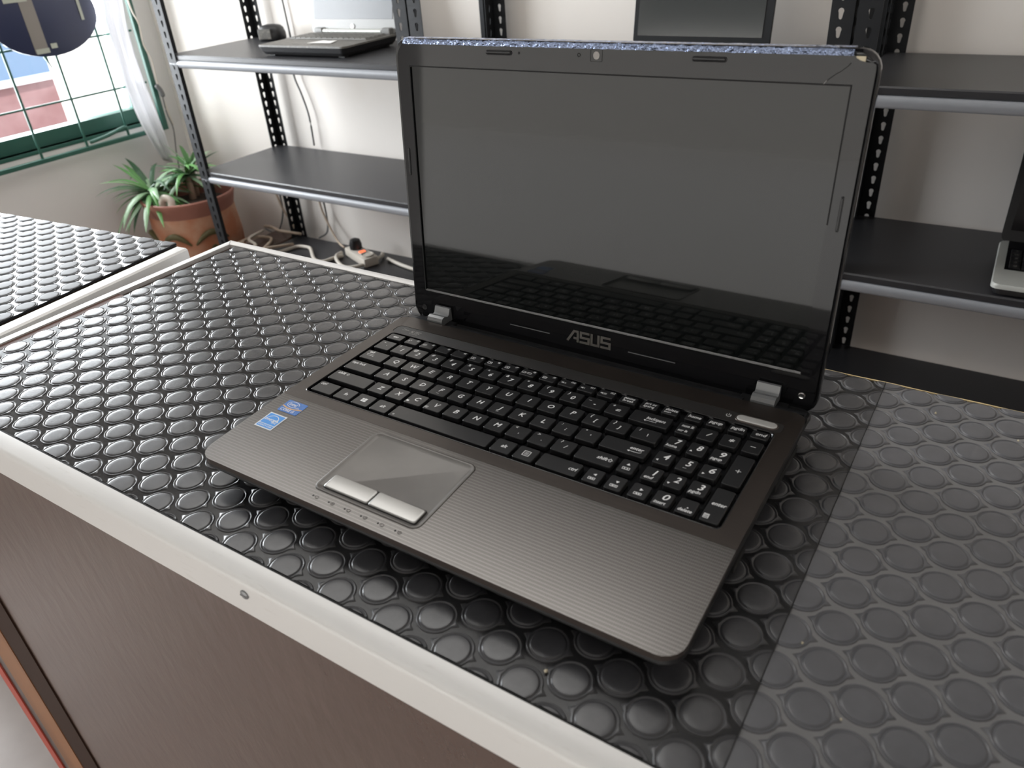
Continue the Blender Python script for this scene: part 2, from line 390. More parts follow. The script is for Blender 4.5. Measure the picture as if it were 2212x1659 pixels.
# window: frame, sill, pane
wn = empty('window_1', (WX, (OY0 + OY1) / 2, OZ0)); wn['kind'] = 'structure'
def W(name, bm, m_, **k):
    o = obj(name, bm, m_, wn, **k); o.location = (-WX, -(OY0 + OY1) / 2, -OZ0); return o
b_ = B(); box(b_, WX - 0.08, WX - 0.03, OY0, OY1, OZ0, OZ0 + 0.045); box(b_, WX - 0.08, WX - 0.03, OY0, OY1, OZ1 - 0.04, OZ1)
box(b_, WX - 0.08, WX - 0.03, OY0, OY0 + 0.04, OZ0, OZ1); box(b_, WX - 0.08, WX - 0.03, OY1 - 0.03, OY1, OZ0, OZ1)
W('window_frame', b_, 'green')
W('window_sill', bx(WX - 0.15, WX + 0.002, OY0, OY1, OZ0 - 0.012, OZ0, bev=0.002), 'green')
W('window_pane', bx(WX - 0.06, WX - 0.056, OY0 + 0.04, OY1 - 0.03, OZ0 + 0.045, OZ1 - 0.04), 'glass')
# iron grille inside the window
gr = empty('window_grille', (WX + 0.03, 0.8, OZ0 - 0.03))
tag(gr, 'green painted iron window grille of thin crossing bars before the bright window', 'window grille')
GX = WX + 0.03
def GP(name, bm, m_='green', **k):
    o = obj(name, bm, m_, gr, **k); o.location = (-GX, -0.8, -(OZ0 - 0.03)); return o
vy = [0.866 - 0.157 * k for k in range(7, -1, -1)] + [1.021, 1.176]
for y in vy[1:]:
    GP('grille_bar', tube(B(), [(GX, y, OZ0 - 0.028), (GX, y, OZ1)], 0.0042, 6))
for k in range(8):
    z = 0.877 + 0.1655 * k
    GP('grille_bar', tube(B(), [(GX, vy[0] - 0.05, z), (GX, 1.300, z)], 0.0035, 6))
GP('frame_bar', bx(GX - 0.008, GX + 0.008, vy[0] - 0.05, 1.318, OZ0 - 0.036, OZ0 - 0.022, bev=0.002))
GP('frame_bar', bx(GX - 0.008, GX + 0.008, 1.312, 1.330, OZ0 - 0.036, OZ1, bev=0.002))
# a latch bracket low on the grille
GP('latch', tube(B(), smooth_path([(GX + .01, 1.03, .738), (GX + .014, 1.09, .745), (GX + .014, 1.16, .757), (GX + .008, 1.17, .745)], 4), 0.006, 6))

# building across the street, seen through the panes
fc = empty('facade', (-4.6, 0.5, -0.02)); tag(fc, 'blurred facade outside the window, dusty red below and pale blue above a white ledge', 'building')
o = obj('lower_wall', bx(-0.4, 0.0, -3.4, 1.66, 0, 0.665), 'facade_red', fc)
o = obj('ledge', bx(-0.4, 0.03, -3.4, 1.66, 0.665, 0.70), 'white_ledge', fc)
o = obj('upper_wall', bx(-0.4, 0.0, -3.4, 1.66, 0.70, 2.6), 'facade_blue', fc)

fr_ = empty('facade', (0, -11.0, -0.02)); tag(fr_, 'added pale house front across the street, only mirrored in the laptop screen', 'building')  # added front, hides the sky to even the screen's reflection
obj('added_front_wall', bx(-13.5, 9, -0.4, 0, 0, 3.6), mat('added_front_pale', (0.84, 0.82, 0.78), 0.9), fr_)
# oval sign hung on the grille
ov = empty('oval_sign', (GX + 0.012, 1.016, 1.121)); tag(ov, 'dark navy oval sign seen from its taped back, hung on the window grille', 'sign')
n = 40
for (x, sc, nm) in ((0, 1.0, 'sign_board'),):
    b_ = B(); rings = []
    for xx, s_ in ((0, 0.985), (0.001, 1.0), (0.005, 1.0), (0.006, 0.985)):
        rings.append([(xx, 0.172 * s_ * math.cos(2 * PI * k / n), 0.112 * s_ * math.sin(2 * PI * k / n)) for k in range(n)])
    loft(b_, rings); obj(nm, b_, 'oval', ov, smooth=True, angle=0.6)
obj('tape_strip', bx(0.0062, 0.0072, -0.062, -0.020, -0.098, 0.085), 'tan', ov)
obj('tape_strip', bx(0.0074, 0.0082, -0.105, -0.035, 0.045, 0.067), 'palegreen', ov)
obj('tape_strip', bx(0.0074, 0.0082, -0.020, 0.020, 0.058, 0.078), 'palegreen', ov)
obj('tape_strip', bx(0.0074, 0.0082, -0.060, -0.018, -0.100, -0.086), 'palegreen', ov)
obj('tape_strip', bx(0.0074, 0.0082, -0.010, 0.010, -0.090, -0.076), 'palegreen', ov)
obj('tape_strip', bx(0.0074, 0.0082, 0.115, 0.124, -0.025, 0.05), 'palegreen', ov)
obj('hanging_knob', tube(B(), [(0.004, -0.038, -0.108), (0.004, -0.034, -0.125), (0.004, -0.026, -0.150)], [0.006, 0.003, 0.001], 6), 'green', ov)

# thin white curtain gathered to the right of the window
CL = [(1.30, 2.1), (1.215, 1.30), (1.208, 1.144), (1.196, 1.085), (1.191, 0.996), (1.190, 0.888), (1.199, 0.781), (1.221, 0.689), (1.246, 0.626)]
CR = [(1.34, 2.1), (1.285, 1.30), (1.272, 1.137), (1.264, 1.07), (1.262, 0.97), (1.269, 0.858), (1.281, 0.752), (1.286, 0.673), (1.282, 0.605)]
b_ = B(); cl = smooth_path([(0, *p) for p in CL], 4); cr = smooth_path([(0, *p) for p in CR], 4)
rows_ = []
for a, c in zip(cl, cr):
    rows_.append([b_.verts.new((-2.305 + 0.010 * math.sin(t * 15 + a.z * 3) * (1 if 0 < t < 1 else 0.4), a.y + (c.y - a.y) * t, a.z + (c.z - a.z) * t)) for t in [k / 10 for k in range(11)]])
for p, q in zip(rows_, rows_[1:]):
    for i in range(10): b_.faces.new((p[i], p[i + 1], q[i + 1], q[i]))
o = obj('curtain', b_, 'fabric', smooth=True); tag(o, 'thin white curtain strip hanging folded at the right side of the window', 'curtain')
sm = o.modifiers.new('s', 'SOLIDIFY'); sm.thickness = 0.0012
b_ = tube(B(), smooth_path([(-2.34, 1.312, 1.40), (-2.34, 1.314, 1.133), (-2.335, 1.325, 1.062), (-2.34, 1.324, 0.997), (-2.335, 1.333, 0.944), (-2.335, 1.331, 0.876), (-2.34, 1.340, 0.80), (-2.345, 1.352, 0.72)]), 0.003, 6)
o = obj('white_cord', b_, 'cream', smooth=True); tag(o, 'thin white cord running down the wall beside the window grille', 'cord')
b_ = tube(B(), smooth_path([(-2.335, 1.322, 0.865), (-2.33, 1.332, 0.845), (-2.33, 1.336, 0.822)]), [0.004] + [0.008] * 11 + [0.004], 8)
tube(b_, smooth_path([(-2.335, 1.336, 0.822), (-2.335, 1.334, 0.766), (-2.34, 1.345, 0.707), (-2.34, 1.330, 0.628), (-2.34, 1.322, 0.56)]), 0.0022, 6)
o = obj('dark_cable', b_, 'greycord', smooth=True); tag(o, 'dark knotted cable hanging from the window grille behind the plant', 'cable')

# ------------------------------------------------------------------ counter with the coin mat
TX0, TX1 = -0.590, 1.10
YF, YB = -0.191, 0.2267
ct = empty('counter', (0.0, 0.0, 0.0)); tag(ct, 'brown display counter with white metal edging under the open laptop', 'counter')
obj('cabinet_body', bx(-0.575, TX1, -0.165, 0.205, 0.0, 0.93), 'panel', ct)
obj('top_board', bx(-0.582, TX1, -0.180, 0.2225, 0.915, 0.9472), 'darkwood', ct)
obj('front_panel', bx(-0.650, TX1, -0.183, -0.168, 0.02, 0.928), 'panel', ct)
obj('painted_reflection_band', bx(-0.722, -0.6505, -0.1850, -0.150, 0.0, 0.928), 'dark_reflection', ct, )  # dark reflection in the glossy panel, put in as a dark strip
obj('wood_strip', bx(-0.800, -0.7225, -0.186, -0.150, 0.0, 0.928), 'orange', ct)
obj('wood_strip', bx(-0.838, -0.8005, -0.184, -0.150, 0.0, 0.928), 'darkwood', ct)
obj('red_edge', bx(-0.868, -0.8385, -0.186, -0.156, 0.0, 0.928), 'red', ct)
# front edging: flat top, rounded nose, vertical face
def edging(path, name):   # path = list of (profile offset dir) ; profile: o = outward distance, z
    pass
def profile_bar(P0, P1, out, prof, m0=0.0, m1=0.0):
    """bar with cross-section prof [(o, z)] swept from P0 to P1; m0/m1 shear the ends into mitres"""
    P0 = Vector(P0); P1 = Vector(P1); out = Vector(out); d_ = (P1 - P0).normalized(); b2 = B()
    loft(b2, [[P0 + out * o_ + Vector((0, 0, z)) + d_ * (o_ * m0) for o_, z in prof], [P1 + out * o_ + Vector((0, 0, z)) + d_ * (o_ * m1) for o_, z in prof]])
    return b2
fp = [(0, T - 0.006), (0, T + 0.0012), (0.0125, T + 0.0012), (0.0145, T + 0.0004), (0.0160, T - 0.0012), (0.0165, T - 0.0035), (0.0165, T - 0.0300), (0.0150, T - 0.0300), (0.0150, T - 0.006)]
obj('edge_trim', profile_bar((-0.573, YF + 0.0165, 0), (TX1, YF + 0.0165, 0), (0, -1, 0), fp, m0=-1.0), 'alu', ct, smooth=True, angle=0.7)
bpz = [(0, T - 0.006), (0, T + 0.0020), (0.0100, T + 0.0020), (0.0118, T + 0.0012), (0.0125, T - 0.0010), (0.0125, T - 0.0300), (0.0110, T - 0.0300), (0.0110, T - 0.006)]
obj('edge_trim', profile_bar((-0.5785, YB - 0.0125, 0), (0.12, YB - 0.0125, 0), (0, 1, 0), bpz, m0=-1.0), 'alu', ct, smooth=True, angle=0.7)
obj('edge_trim', profile_bar((-0.5775, YF + 0.0165, 0), (-0.5775, YB - 0.0125, 0), (-1, 0, 0), bpz, m0=-1.0, m1=1.0), 'alu', ct, smooth=True, angle=0.7)
# screw in the front edging
b_ = B(); lathe(b_, [(0.0036, 0), (0.0036, 0.0006), (0.0028, 0.0013), (0.0012, 0.0016)], 14)
box(b_, -0.0026, 0.0026, -0.0004, 0.0004, 0.0015, 0.0018)
obj('screw', b_, 'silver', ct, loc=(-0.0804, YF - 0.0001, DZ - 0.041), rot=(PI / 2, 0, 0), smooth=True, angle=0.6)
# black gap line between mat and front edging
obj('joint_strip', bx(-0.578, TX1, -0.1748, -0.1728, T - 0.003, T + 0.0006), 'blackgap', ct)

obj('wood_edge', bx(-0.5770, -0.5662, -0.172, 0.05, T - 0.003, T + 0.0004), 'brownedge', ct)
# stud mesh shared by all studs
def stud_bm(n=28, cx=0.0, cy=0.0, bm=None, rot=0.0):
    bm = bm or B()
    prof = [(0.01265, 0.0), (0.01235, 0.00040), (0.01195, 0.00075), (0.01150, 0.00070), (0.01110, 0.00015), (0.01060, 0.00015), (0.01025, 0.00085), (0.0094, 0.00098), (0.0060, 0.00104)]
    V = []
    for ri, (r_, z) in enumerate(prof):
        ring = []
        for k in range(n):
            a = 2 * PI * k / n; rr = r_
            if ri <= 2 and k in (0, n // 2): rr = r_ + (0.0036, 0.0026, 0.0010)[ri]
            ring.append(bm.verts.new((cx + rr * math.cos(a + rot), cy + rr * math.sin(a + rot), z)))
        V.append(ring)
    for ri, (a, c) in enumerate(zip(V, V[1:])):
        for i in range(n):
            q = bm.faces.new((a[i], a[(i + 1) % n], c[(i + 1) % n], c[i])); q.smooth = True
            if ri == 0: q.material_index = 1
    bm.faces.new(V[-1]).smooth = True
    return bm
def cut_stud(bm, x0, x1, y0, y1):
    """clip a stud at the edges of its sheet"""
    for co, no in (((x0, 0, 0), (-1, 0, 0)), ((x1, 0, 0), (1, 0, 0)), ((0, y0, 0), (0, -1, 0)), ((0, y1, 0), (0, 1, 0))):
        bmesh.ops.bisect_plane(bm, geom=bm.verts[:] + bm.edges[:] + bm.faces[:], plane_co=co, plane_no=no, clear_outer=True)

camp = cam.matrix_world.translation.copy(); RM = cam.matrix_world.to_3x3().transposed()
def view(p):
    v = RM @ (Vector(p) - camp)
    return (1106 + 1658.4 * v.x / -v.z, 829.5 - 1658.4 * v.y / -v.z, -v.z) if v.z < 0 else (1e6, 1e6, 1)
def make_mat(root, name_root, lattice, x0, x1, y0, y1, stud_m, rot=0.0, to_world=lambda x, y: (x, y), limit=300, hide=None):
    vis, rest = [], []
    for (x, y) in lattice:
        if x < x0 - 0.011 or x > x1 + 0.011 or y < y0 - 0.011 or y > y1 + 0.011: continue
        wx, wy = to_world(x, y); u, v, dd = view((wx, wy, T))
        seen = -30 < u < 2242 and -30 < v < 1689 and not (hide and hide(wx, wy))
        (vis if seen else rest).append((dd, x, y))
    vis.sort(); rest += vis[limit:]; vis = vis[:limit]
    proto = None
    for dd, x, y in vis:
        if x0 + 0.0155 < x < x1 - 0.0155 and y0 + 0.0128 < y < y1 - 0.0128:
            if proto is None:
                proto = obj('stud', stud_bm(rot=rot), stud_m, root); proto.location = (x, y, 0.0002)
                for p in proto.data.polygons: p.use_smooth = True
            else: dup(proto, root, (x, y, 0.0002))
        else:
            b2 = stud_bm(rot=rot, cx=x, cy=y); cut_stud(b2, x0, x1, y0, y1)
            if len(b2.faces): obj('stud', b2, stud_m, root, loc=(0, 0, 0.0002))
            else: b2.free()
    b2 = B()
    for dd, x, y in rest:
        b3 = stud_bm(n=16 if dd > 1.1 else 28, rot=rot, cx=x, cy=y)
        if not (x0 + 0.0155 < x < x1 - 0.0155 and y0 + 0.0128 < y < y1 - 0.0128): cut_stud(b3, x0, x1, y0, y1)
        me = bpy.data.meshes.new('t'); b3.to_mesh(me); b3.free(); b2.from_mesh(me); bpy.data.meshes.remove(me)
    if len(b2.faces):
        o = obj('remaining_studs', b2, stud_m, root, loc=(0, 0, 0.0002)); o['kind'] = 'stuff'
    else: b2.free()
mt = empty('rubber_mat', (0, 0, T)); tag(mt, 'black rubber mat with raised coin studs lying on the counter under the laptop', 'mat')
MX0, MX1, MY0, MY1 = -0.5660, TX1 - 0.01, -0.1725, 0.2135
obj('sheet', bx(MX0, MX1, MY0, MY1, -0.0022, 0.0002), 'rub_base', mt)
lat = []
for i in range(-4, 76):
    for j in range(-9, 9):
        lat.append((-0.5115 + 0.0223 * i, 0.0066 + 0.0147 * (i % 2) + 0.00015 * i + 0.0294 * j))
def under_laptop(x, y): return -0.17 < x < 0.17 and -0.11 < y < 0.12
make_mat(mt, 'rubber_mat', lat, MX0, MX1, MY0, MY1, ['rub_stud', 'rub_dust'], hide=under_laptop)
# right of the laptop the mat runs to the bare back edge
obj('sheet', bx(0.135, MX1, MY1 + 0.0001, 0.2290, -0.0022, 0.0002), 'rub_base', mt)
b_ = B()
for (x, y) in lat:
    if x > 0.15 and y > MY1 - 0.011 and y < 0.2290 + 0.011:
        b3 = stud_bm(cx=x, cy=y); cut_stud(b3, 0.135, MX1, MY1, 0.2290)
        me = bpy.data.meshes.new('t'); b3.to_mesh(me); b3.free(); b_.from_mesh(me); bpy.data.meshes.remove(me)
o = obj('edge_studs', b_, ['rub_stud', 'rub_dust'], mt, loc=(0, 0, 0.0002)); o['kind'] = 'stuff'
b_ = B(); prev = None
vsA = []
for k in range(0, 60):
    x = 0.15 + (MX1 - 0.15) * k / 59
    yy = 0.2300 + 0.0010 * math.sin(k * 1.7) * random.uniform(0.2, 1)
    vsA.append([(x, 0.2285, -0.0022), (x, 0.2285, 0.0012), (x, yy, 0.0010), (x, yy, -0.0022)])
loft(b_, vsA); obj('mat_backing', b_, 'backing', mt)
obj('seam', bx(0.2212, 0.2217, MY0, 0.2287, 0.0002, 0.0017), 'blackgap', mt)
# crumbs
for k, (x, y, s_) in enumerate(((0.1215, -0.1530, 0.0011), (0.2625, 0.199, 0.0010), (0.318, 0.187, 0.0007), (0.262, -0.105, 0.0006), (0.2335, -0.068, 0.0006))):
    b_ = B(); bmesh.ops.create_icosphere(b_, subdivisions=1, radius=s_)
    for v in b_.verts: v.co *= random.uniform(0.7, 1.3)
    o = obj('crumb', b_, 'chip', loc=(x, y, T + 0.0016)); tag(o, ['yellowish crumb on the mat between laptop corner and front edging', 'pale crumb near the back edge of the mat right of the laptop', 'pale crumb at the far right near the back edge of the mat', 'tiny pale crumb right of the mat seam near the front', 'tiny pale crumb beside the mat seam right of the laptop corner'][k], 'crumb', 'pale crumbs on the coin mat')

# ------------------------------------------------------------------ second counter, left
LR = math.radians(4.6)
lc = empty('side_counter', (-0.6556, 0.1892, 0.0), LR); tag(lc, 'separate counter at far left with coin mat top, beyond the white edging', 'counter')
obj('cabinet_body', bx(-1.20, -0.02, -0.24, -0.03, 0.0, 0.92), 'panel', lc)
obj('top_board', bx(-1.25, -0.001, -0.345, -0.001, 0.92, 0.9472), 'darkwood', lc)
b_ = profile_bar((0.0125, -0.345, 0), (0.0125, -0.010, 0), (1, 0, 0), [(0, T - 0.02), (0, T + 0.001), (0.016, T + 0.001), (0.019, T - 0.001), (0.019, T - 0.02)])
obj('edge_trim', b_, 'alu', lc)
obj('edge_trim', bx(0.003, 0.0125, -0.345, -0.001, T - 0.03, T - 0.006), 'blackgap', lc)
lm = empty('rubber_mat', (-0.6556, 0.1892, T), LR); tag(lm, 'coin-stud rubber mat on the separate far left counter, shining in window light', 'mat')
obj('sheet', bx(-1.25, -0.0005, -0.345, -0.0005, -0.0022, 0.0002), 'rub_base2', lm)
lat2 = [(-0.011 - 0.0223 * i, -0.004 - 0.0147 * (i % 2) - 0.0294 * j) for i in range(0, 58) for j in range(-1, 13)]
cL, sL = math.cos(LR), math.sin(LR)
make_mat(lm, 'rubber_mat', lat2, -1.25, -0.0005, -0.345, -0.0005, ['rub_stud2', 'rub_stud2'], to_world=lambda x, y: (-0.6556 + x * cL - y * sL, 0.1892 + x * sL + y * cL))

# ------------------------------------------------------------------ shelving racks
def post_mesh(z0, z1):
    """slotted angle: two flanges, every pitch a keyhole; corner at the origin, flanges along +x and +y"""
    b2 = B(); Wd = 0.036; pit = 0.0278; n = int((z1 - z0) / pit)
    loop = []
    R1, R2 = 0.0047, 0.0028
    cxh = Wd / 2 + 0.002
    for k in range(9):
        a = math.radians(-35 + 250 * k / 8); loop.append((cxh + R1 * math.cos(a), 0.0185 + R1 * math.sin(a)))
    for k in range(5):
        a = math.radians(180 + 180 * k / 4); loop.append((cxh + R2 * math.cos(a), 0.0085 + R2 * math.sin(a)))
    mod = B(); fill(mod, [[(0, 0), (Wd, 0), (Wd, pit), (0, pit)], loop], 0.0)
    me = bpy.data.meshes.new('t'); mod.to_mesh(me); mod.free()
    vs = [tuple(v.co) for v in me.vertices]; fs = [tuple(p.vertices) for p in me.polygons]; bpy.data.meshes.remove(me)
    for i in range(n):
        for fl in (0, 1):
            V = [b2.verts.new(((x, 0, z0 + i * pit + y) if fl == 0 else (0, x, z0 + i * pit + y))) for x, y, _ in vs]
            for q in fs: b2.faces.new([V[j] for j in q])
    bmesh.ops.remove_doubles(b2, verts=b2.verts[:], dist=1e-5)
    return b2
RYF, RYR = 1.055, 1.385
PM = None
def post(root, x, y, sx, sy):
    global PM
    if PM is None:
        PM = obj('post', post_mesh(0.0, 1.92), 'rackpost', root); o = PM
    else: o = dup(PM, root)
    o.parent = root; o.location = (x, y, 0); o.scale = (sx, sy, 1)
    if not o.modifiers:
        sd = o.modifiers.new('thick', 'SOLIDIFY'); sd.thickness = 0.0018; sd.offset = 0
    return o
def rack(x0, x1, label):
    root = empty('shelving_rack', ((x0 + x1) / 2, RYF, 0)); tag(root, label, 'shelf', 'slotted angle racks along the back wall')
    hw = (x1 - x0) / 2; dp = RYR - RYF
    post(root, -hw, 0, 1, 1); post(root, hw, 0, -1, 1); post(root, -hw, dp, 1, -1); post(root, hw, dp, -1, -1)
    for zt in (DZ + 0.037, DZ - 0.295, DZ - 0.615):
        b2 = B(); z = zt
        loft(b2, [[(sx, 0.004, z - 0.0125), (sx, 0.0035, z - 0.0025), (sx, 0.006, z), (sx, dp - 0.004, z), (sx, dp - 0.004, z - 0.030), (sx, dp - 0.006, z - 0.030), (sx, dp - 0.006, z - 0.003), (sx, 0.008, z - 0.003), (sx, 0.008, z - 0.0125)] for sx in (-hw + 0.003, hw - 0.003)])
        sh = obj('shelf_board', b2, 'rack', root)
        b2 = B()
        loft(b2, [[(sx, 0.009, z - 0.0135), (sx, 0.003, z - 0.0150), (sx, -0.0005, z - 0.0190), (sx, -0.0010, z - 0.0240), (sx, 0.001, z - 0.0310), (sx, 0.005, z - 0.0350), (sx, 0.009, z - 0.0355)] for sx in (-hw + 0.003, hw - 0.003)])
        obj('front_rail', b2, 'rail', root, smooth=True, angle=0.9)
    return root
rack(-1.832, -0.936, 'leftmost black slotted-angle rack with dark shelves beside the window wall')
rack(-0.930, -0.008, 'middle black slotted-angle rack, mostly hidden behind the laptop lid')
rack(-0.002, 0.905, 'rightmost black slotted-angle rack holding the silver-palmrest laptop')

# ------------------------------------------------------------------ things on the racks
SH1, SH2, SH3 = DZ + 0.037, DZ - 0.295, DZ - 0.615
# grey laptop on the left rack
gl_ = empty('open_laptop', (-1.335, 1.200, SH1), math.radians(2)); tag(gl_, 'older open laptop with pale grey screen on the upper left shelf', 'laptop')
b_ = B(); oc = rrect(-0.150, 0.150, -0.110, 0.110, 0.012)
loft(b_, [[(x * .93, y * .90, 0.004) for x, y in oc], [(x * .97, y * .96, 0.012) for x, y in oc], [(x, y, 0.024) for x, y in oc]]); obj('base_shell', b_, 'black', gl_)
b_ = B(); loft(b_, [[(x, y, 0.024) for x, y in oc], [(x * .997, y * .997, 0.028) for x, y in oc]]); obj('palm_rest', b_, 'lapgrey', gl_)
obj('keyboard', bx(-0.135, 0.135, -0.005, 0.080, 0.0281, 0.0305, bev=0.001), 'bezelgrey', gl_)
obj('touchpad', bx(-0.05, 0.02, -0.085, -0.035, 0.0281, 0.0287), 'lapgrey', gl_)
b_ = B()
for i in range(14):
    for j in range(5): box(b_, -0.132 + i * 0.019, -0.132 + i * 0.019 + 0.015, -0.002 + j * 0.0165, 0.011 + j * 0.0165, 0.0305, 0.0325)
o = obj('keys', b_, 'lapgrey', gl_)
obj('foot', bx(-0.13, -0.11, -0.09, -0.075, 0, 0.005), 'black', gl_); obj('foot', bx(0.11, 0.13, -0.09, -0.075, 0, 0.005), 'black', gl_)
obj('foot', bx(-0.13, -0.11, 0.075, 0.09, 0, 0.005), 'black', gl_); obj('foot', bx(0.11, 0.13, 0.075, 0.09, 0, 0.005), 'black', gl_)
LT = (math.radians(-12), 0, 0)
b_ = B(); loft(b_, [[(x, yy, z) for x, z in rrect(-0.150, 0.150, 0.004, 0.215, 0.008)] for yy in (0.0, 0.007)]); obj('lid_shell', b_, 'bezelgrey', gl_, loc=(0, 0.100, 0.026), rot=LT, smooth=True, angle=0.6)
obj('screen', bx(-0.138, 0.138, -0.0012, 0.0, 0.038, 0.205), 'lcdgrey', gl_, loc=(0, 0.100, 0.026), rot=LT)
b_ = B(); lathe(b_, [(0.007, 0), (0.007, 0.0008), (0.005, 0.0012)], 20); obj('round_emblem', b_, 'print', gl_, loc=(0, 0.1030, 0.0455), rot=(PI / 2 - math.radians(12), 0, 0), smooth=True, angle=.6)
obj('hinge', bx(-0.128, -0.100, -0.007, 0.010, -0.003, 0.013, bev=0.002), 'bezelgrey', gl_, loc=(0, 0.094, 0.030))
obj('hinge', bx(0.110, 0.138, -0.007, 0.010, -0.003, 0.013, bev=0.002), 'bezelgrey', gl_, loc=(0, 0.094, 0.030))
b_ = tube(B(), [(-0.098, 0, 0.004), (0.108, 0, 0.004)], 0.007, 10); obj('hinge_bar', b_, 'silverlap', gl_, loc=(0, 0.094, 0.030), smooth=True, angle=.6)
b_ = B(); v_ = [b_.verts.new(p) for p in ((0, 0, 0), (0.075, 0.008, 0), (0.062, 0.045, 0.001), (0.045, 0.030, 0.0015), (0.018, 0.040, 0.001))]
b_.faces.new(v_); o = obj('paper_slip', b_, 'paper', loc=(-1.335, 1.125, SH1 + 0.0295)); tag(o, 'small white paper scrap lying on the palm rest of the older grey laptop', 'paper')
sd = o.modifiers.new('t', 'SOLIDIFY'); sd.thickness = 0.0004
# small round-backed box / mouse behind it
b_ = B(); rings = []
for s_, z in ((0.90, 0.0), (1.0, 0.006), (1.0, 0.020), (0.90, 0.034), (0.70, 0.041), (0.35, 0.044)):
    rings.append([(0.040 * s_ * math.copysign(abs(math.cos(a)) ** 0.7, math.cos(a)), 0.028 * s_ * math.copysign(abs(math.sin(a)) ** 0.7, math.sin(a)), z) for a in [2 * PI * k / 24 for k in range(24)]])
ms_ = empty('speaker_box', (-1.70, 1.335, SH1), math.radians(20)); tag(ms_, 'small dark rounded box at the back of the upper left shelf by the post', 'speaker')
loft(b_, rings); obj('body', b_, 'black', ms_, smooth=True)
obj('front_plate', bx(-0.030, 0.012, -0.0300, -0.0270, 0.006, 0.034, bev=0.002), 'lapgrey', ms_)

# dark screened laptop on the middle rack (only its screen shows above the lid)
dl = empty('dark_laptop', (-0.350, 1.20, SH1), math.radians(-1)); tag(dl, 'black laptop with grey reflecting screen on the upper middle shelf behind the lid', 'laptop')
b_ = B(); oc = rrect(-0.15, 0.15, -0.12, 0.10, 0.01)
loft(b_, [[(x * .98, y * .97, 0.003) for x, y in oc], [(x, y, 0.010) for x, y in oc], [(x, y, 0.022) for x, y in oc]]); obj('base_shell', b_, 'black', dl)
obj('keyboard', bx(-0.13, 0.13, -0.01, 0.08, 0.022, 0.024), 'key', dl)
LT2 = (math.radians(-8), 0, 0)
b_ = B(); loft(b_, [[(x, yy, z) for x, z in rrect(-0.148, 0.148, 0.0, 0.25, 0.008)] for yy in (0.0, 0.008)]); obj('lid_shell', b_, 'rackpost', dl, loc=(0, 0.075, 0.022), rot=LT2)
obj('screen', bx(-0.138, 0.132, -0.0010, 0.0, 0.016, 0.235), 'mirrorscreen', dl, loc=(0, 0.075, 0.022), rot=LT2)
b_ = B(); rings = []
for s_, z in ((0.92, 0.0), (1.0, 0.008), (0.95, 0.020), (0.75, 0.031), (0.4, 0.036)):
    rings.append([(0.026 * s_ * math.cos(a), 0.045 * s_ * math.sin(a), z) for a in [2 * PI * k / 20 for k in range(20)]])
loft(b_, rings); o = obj('computer_mouse', b_, 'black', smooth=True, loc=(-0.165, 1.17, SH1 + 0.0)); tag(o, 'black rounded mouse right of the grey reflecting screen', 'mouse')

# silver laptop at right edge
sl = empty('silver_laptop', (0.440, 1.170, SH2), math.radians(1)); tag(sl, 'open laptop with pale silver palm rest and black lid on the right middle shelf', 'laptop')
b_ = B(); oc = rrect(-0.163, 0.163, -0.108, 0.112, 0.012)
loft(b_, [[(x * .97, y * .96, 0.003) for x, y in oc], [(x * .985, y * .98, 0.014) for x, y in oc]]); obj('base_shell', b_, 'black', sl)
b_ = B(); loft(b_, [[(x, y, 0.014) for x, y in oc], [(x, y, 0.019) for x, y in oc], [(x * .99, y * .985, 0.022) for x, y in oc]]); obj('palm_rest', b_, 'silverlap', sl, smooth=True, angle=.5)
obj('keyboard_tray', bx(-0.148, 0.148, -0.036, 0.109, 0.0216, 0.0226), 'gloss', sl)
b_ = bx(-0.0085, 0.0085, -0.008, 0.008, 0, 0.0022, bev=0.0006); k0 = None
for i in range(14):
    for j in range(5):
        x = -0.133 + i * 0.0197; y = -0.022 + j * 0.0185
        if k0 is None: k0 = obj('key', b_, 'key', sl, loc=(x, y, 0.0226))
        else: dup(k0, sl, (x, y, 0.0226))
        if i < 2: 
            b2 = B(); text(b2, 'QAZWSXEDC1'[i * 5 + j], 0, 0, 0.008); obj('legend', b2, 'greyprint', sl, loc=(x, y, 0.0249))
LT3 = (math.radians(-22), 0, 0)
b_ = B(); loft(b_, [[(x, yy, z) for x, z in rrect(-0.163, 0.163, 0.0, 0.215, 0.012)] for yy in (0.0, 0.009)]); obj('lid_shell', b_, 'black', sl, loc=(0, 0.110, 0.020), rot=LT3)
obj('screen', bx(-0.15, 0.15, -0.001, 0.0, 0.022, 0.200), 'gloss', sl, loc=(0, 0.110, 0.020), rot=LT3)

# cords and power strip on the bottom shelf
cz = SH3
def cord(name, pts, r_, m_, label, cat='cord', group=None):
    o = obj(name, tube(B(), smooth_path(pts, 6), r_, 7), m_, smooth=True); tag(o, label, cat, group); return o
zc = cz + 0.007
cord('extension_cord', [(x, y, zc) for x, y in ((-1.80, 1.22), (-1.765, 1.205), (-1.742, 1.281), (-1.701, 1.295), (-1.674, 1.285), (-1.598, 1.226), (-1.556, 1.222), (-1.545, 1.255), (-1.530, 1.290))], 0.006, 'cream', 'thick white cord curling from the left post to the power strip')
cord('extension_cord', [(x, y, zc + 0.004) for x, y in ((-1.545, 1.300), (-1.540, 1.27), (-1.500, 1.235), (-1.450, 1.212), (-1.419, 1.225), (-1.400, 1.270), (-1.398, 1.330), (-1.41, 1.350))], 0.006, 'cream', 'white cord looping in front of the power strip')
cord('extension_cord', [(x, y, zc) for x, y in ((-1.37, 1.330), (-1.33, 1.318), (-1.28, 1.305), (-1.22, 1.300), (-1.15, 1.33), (-1.05, 1.34))], 0.006, 'cream', 'white cord leaving the power strip towards the laptop lid')
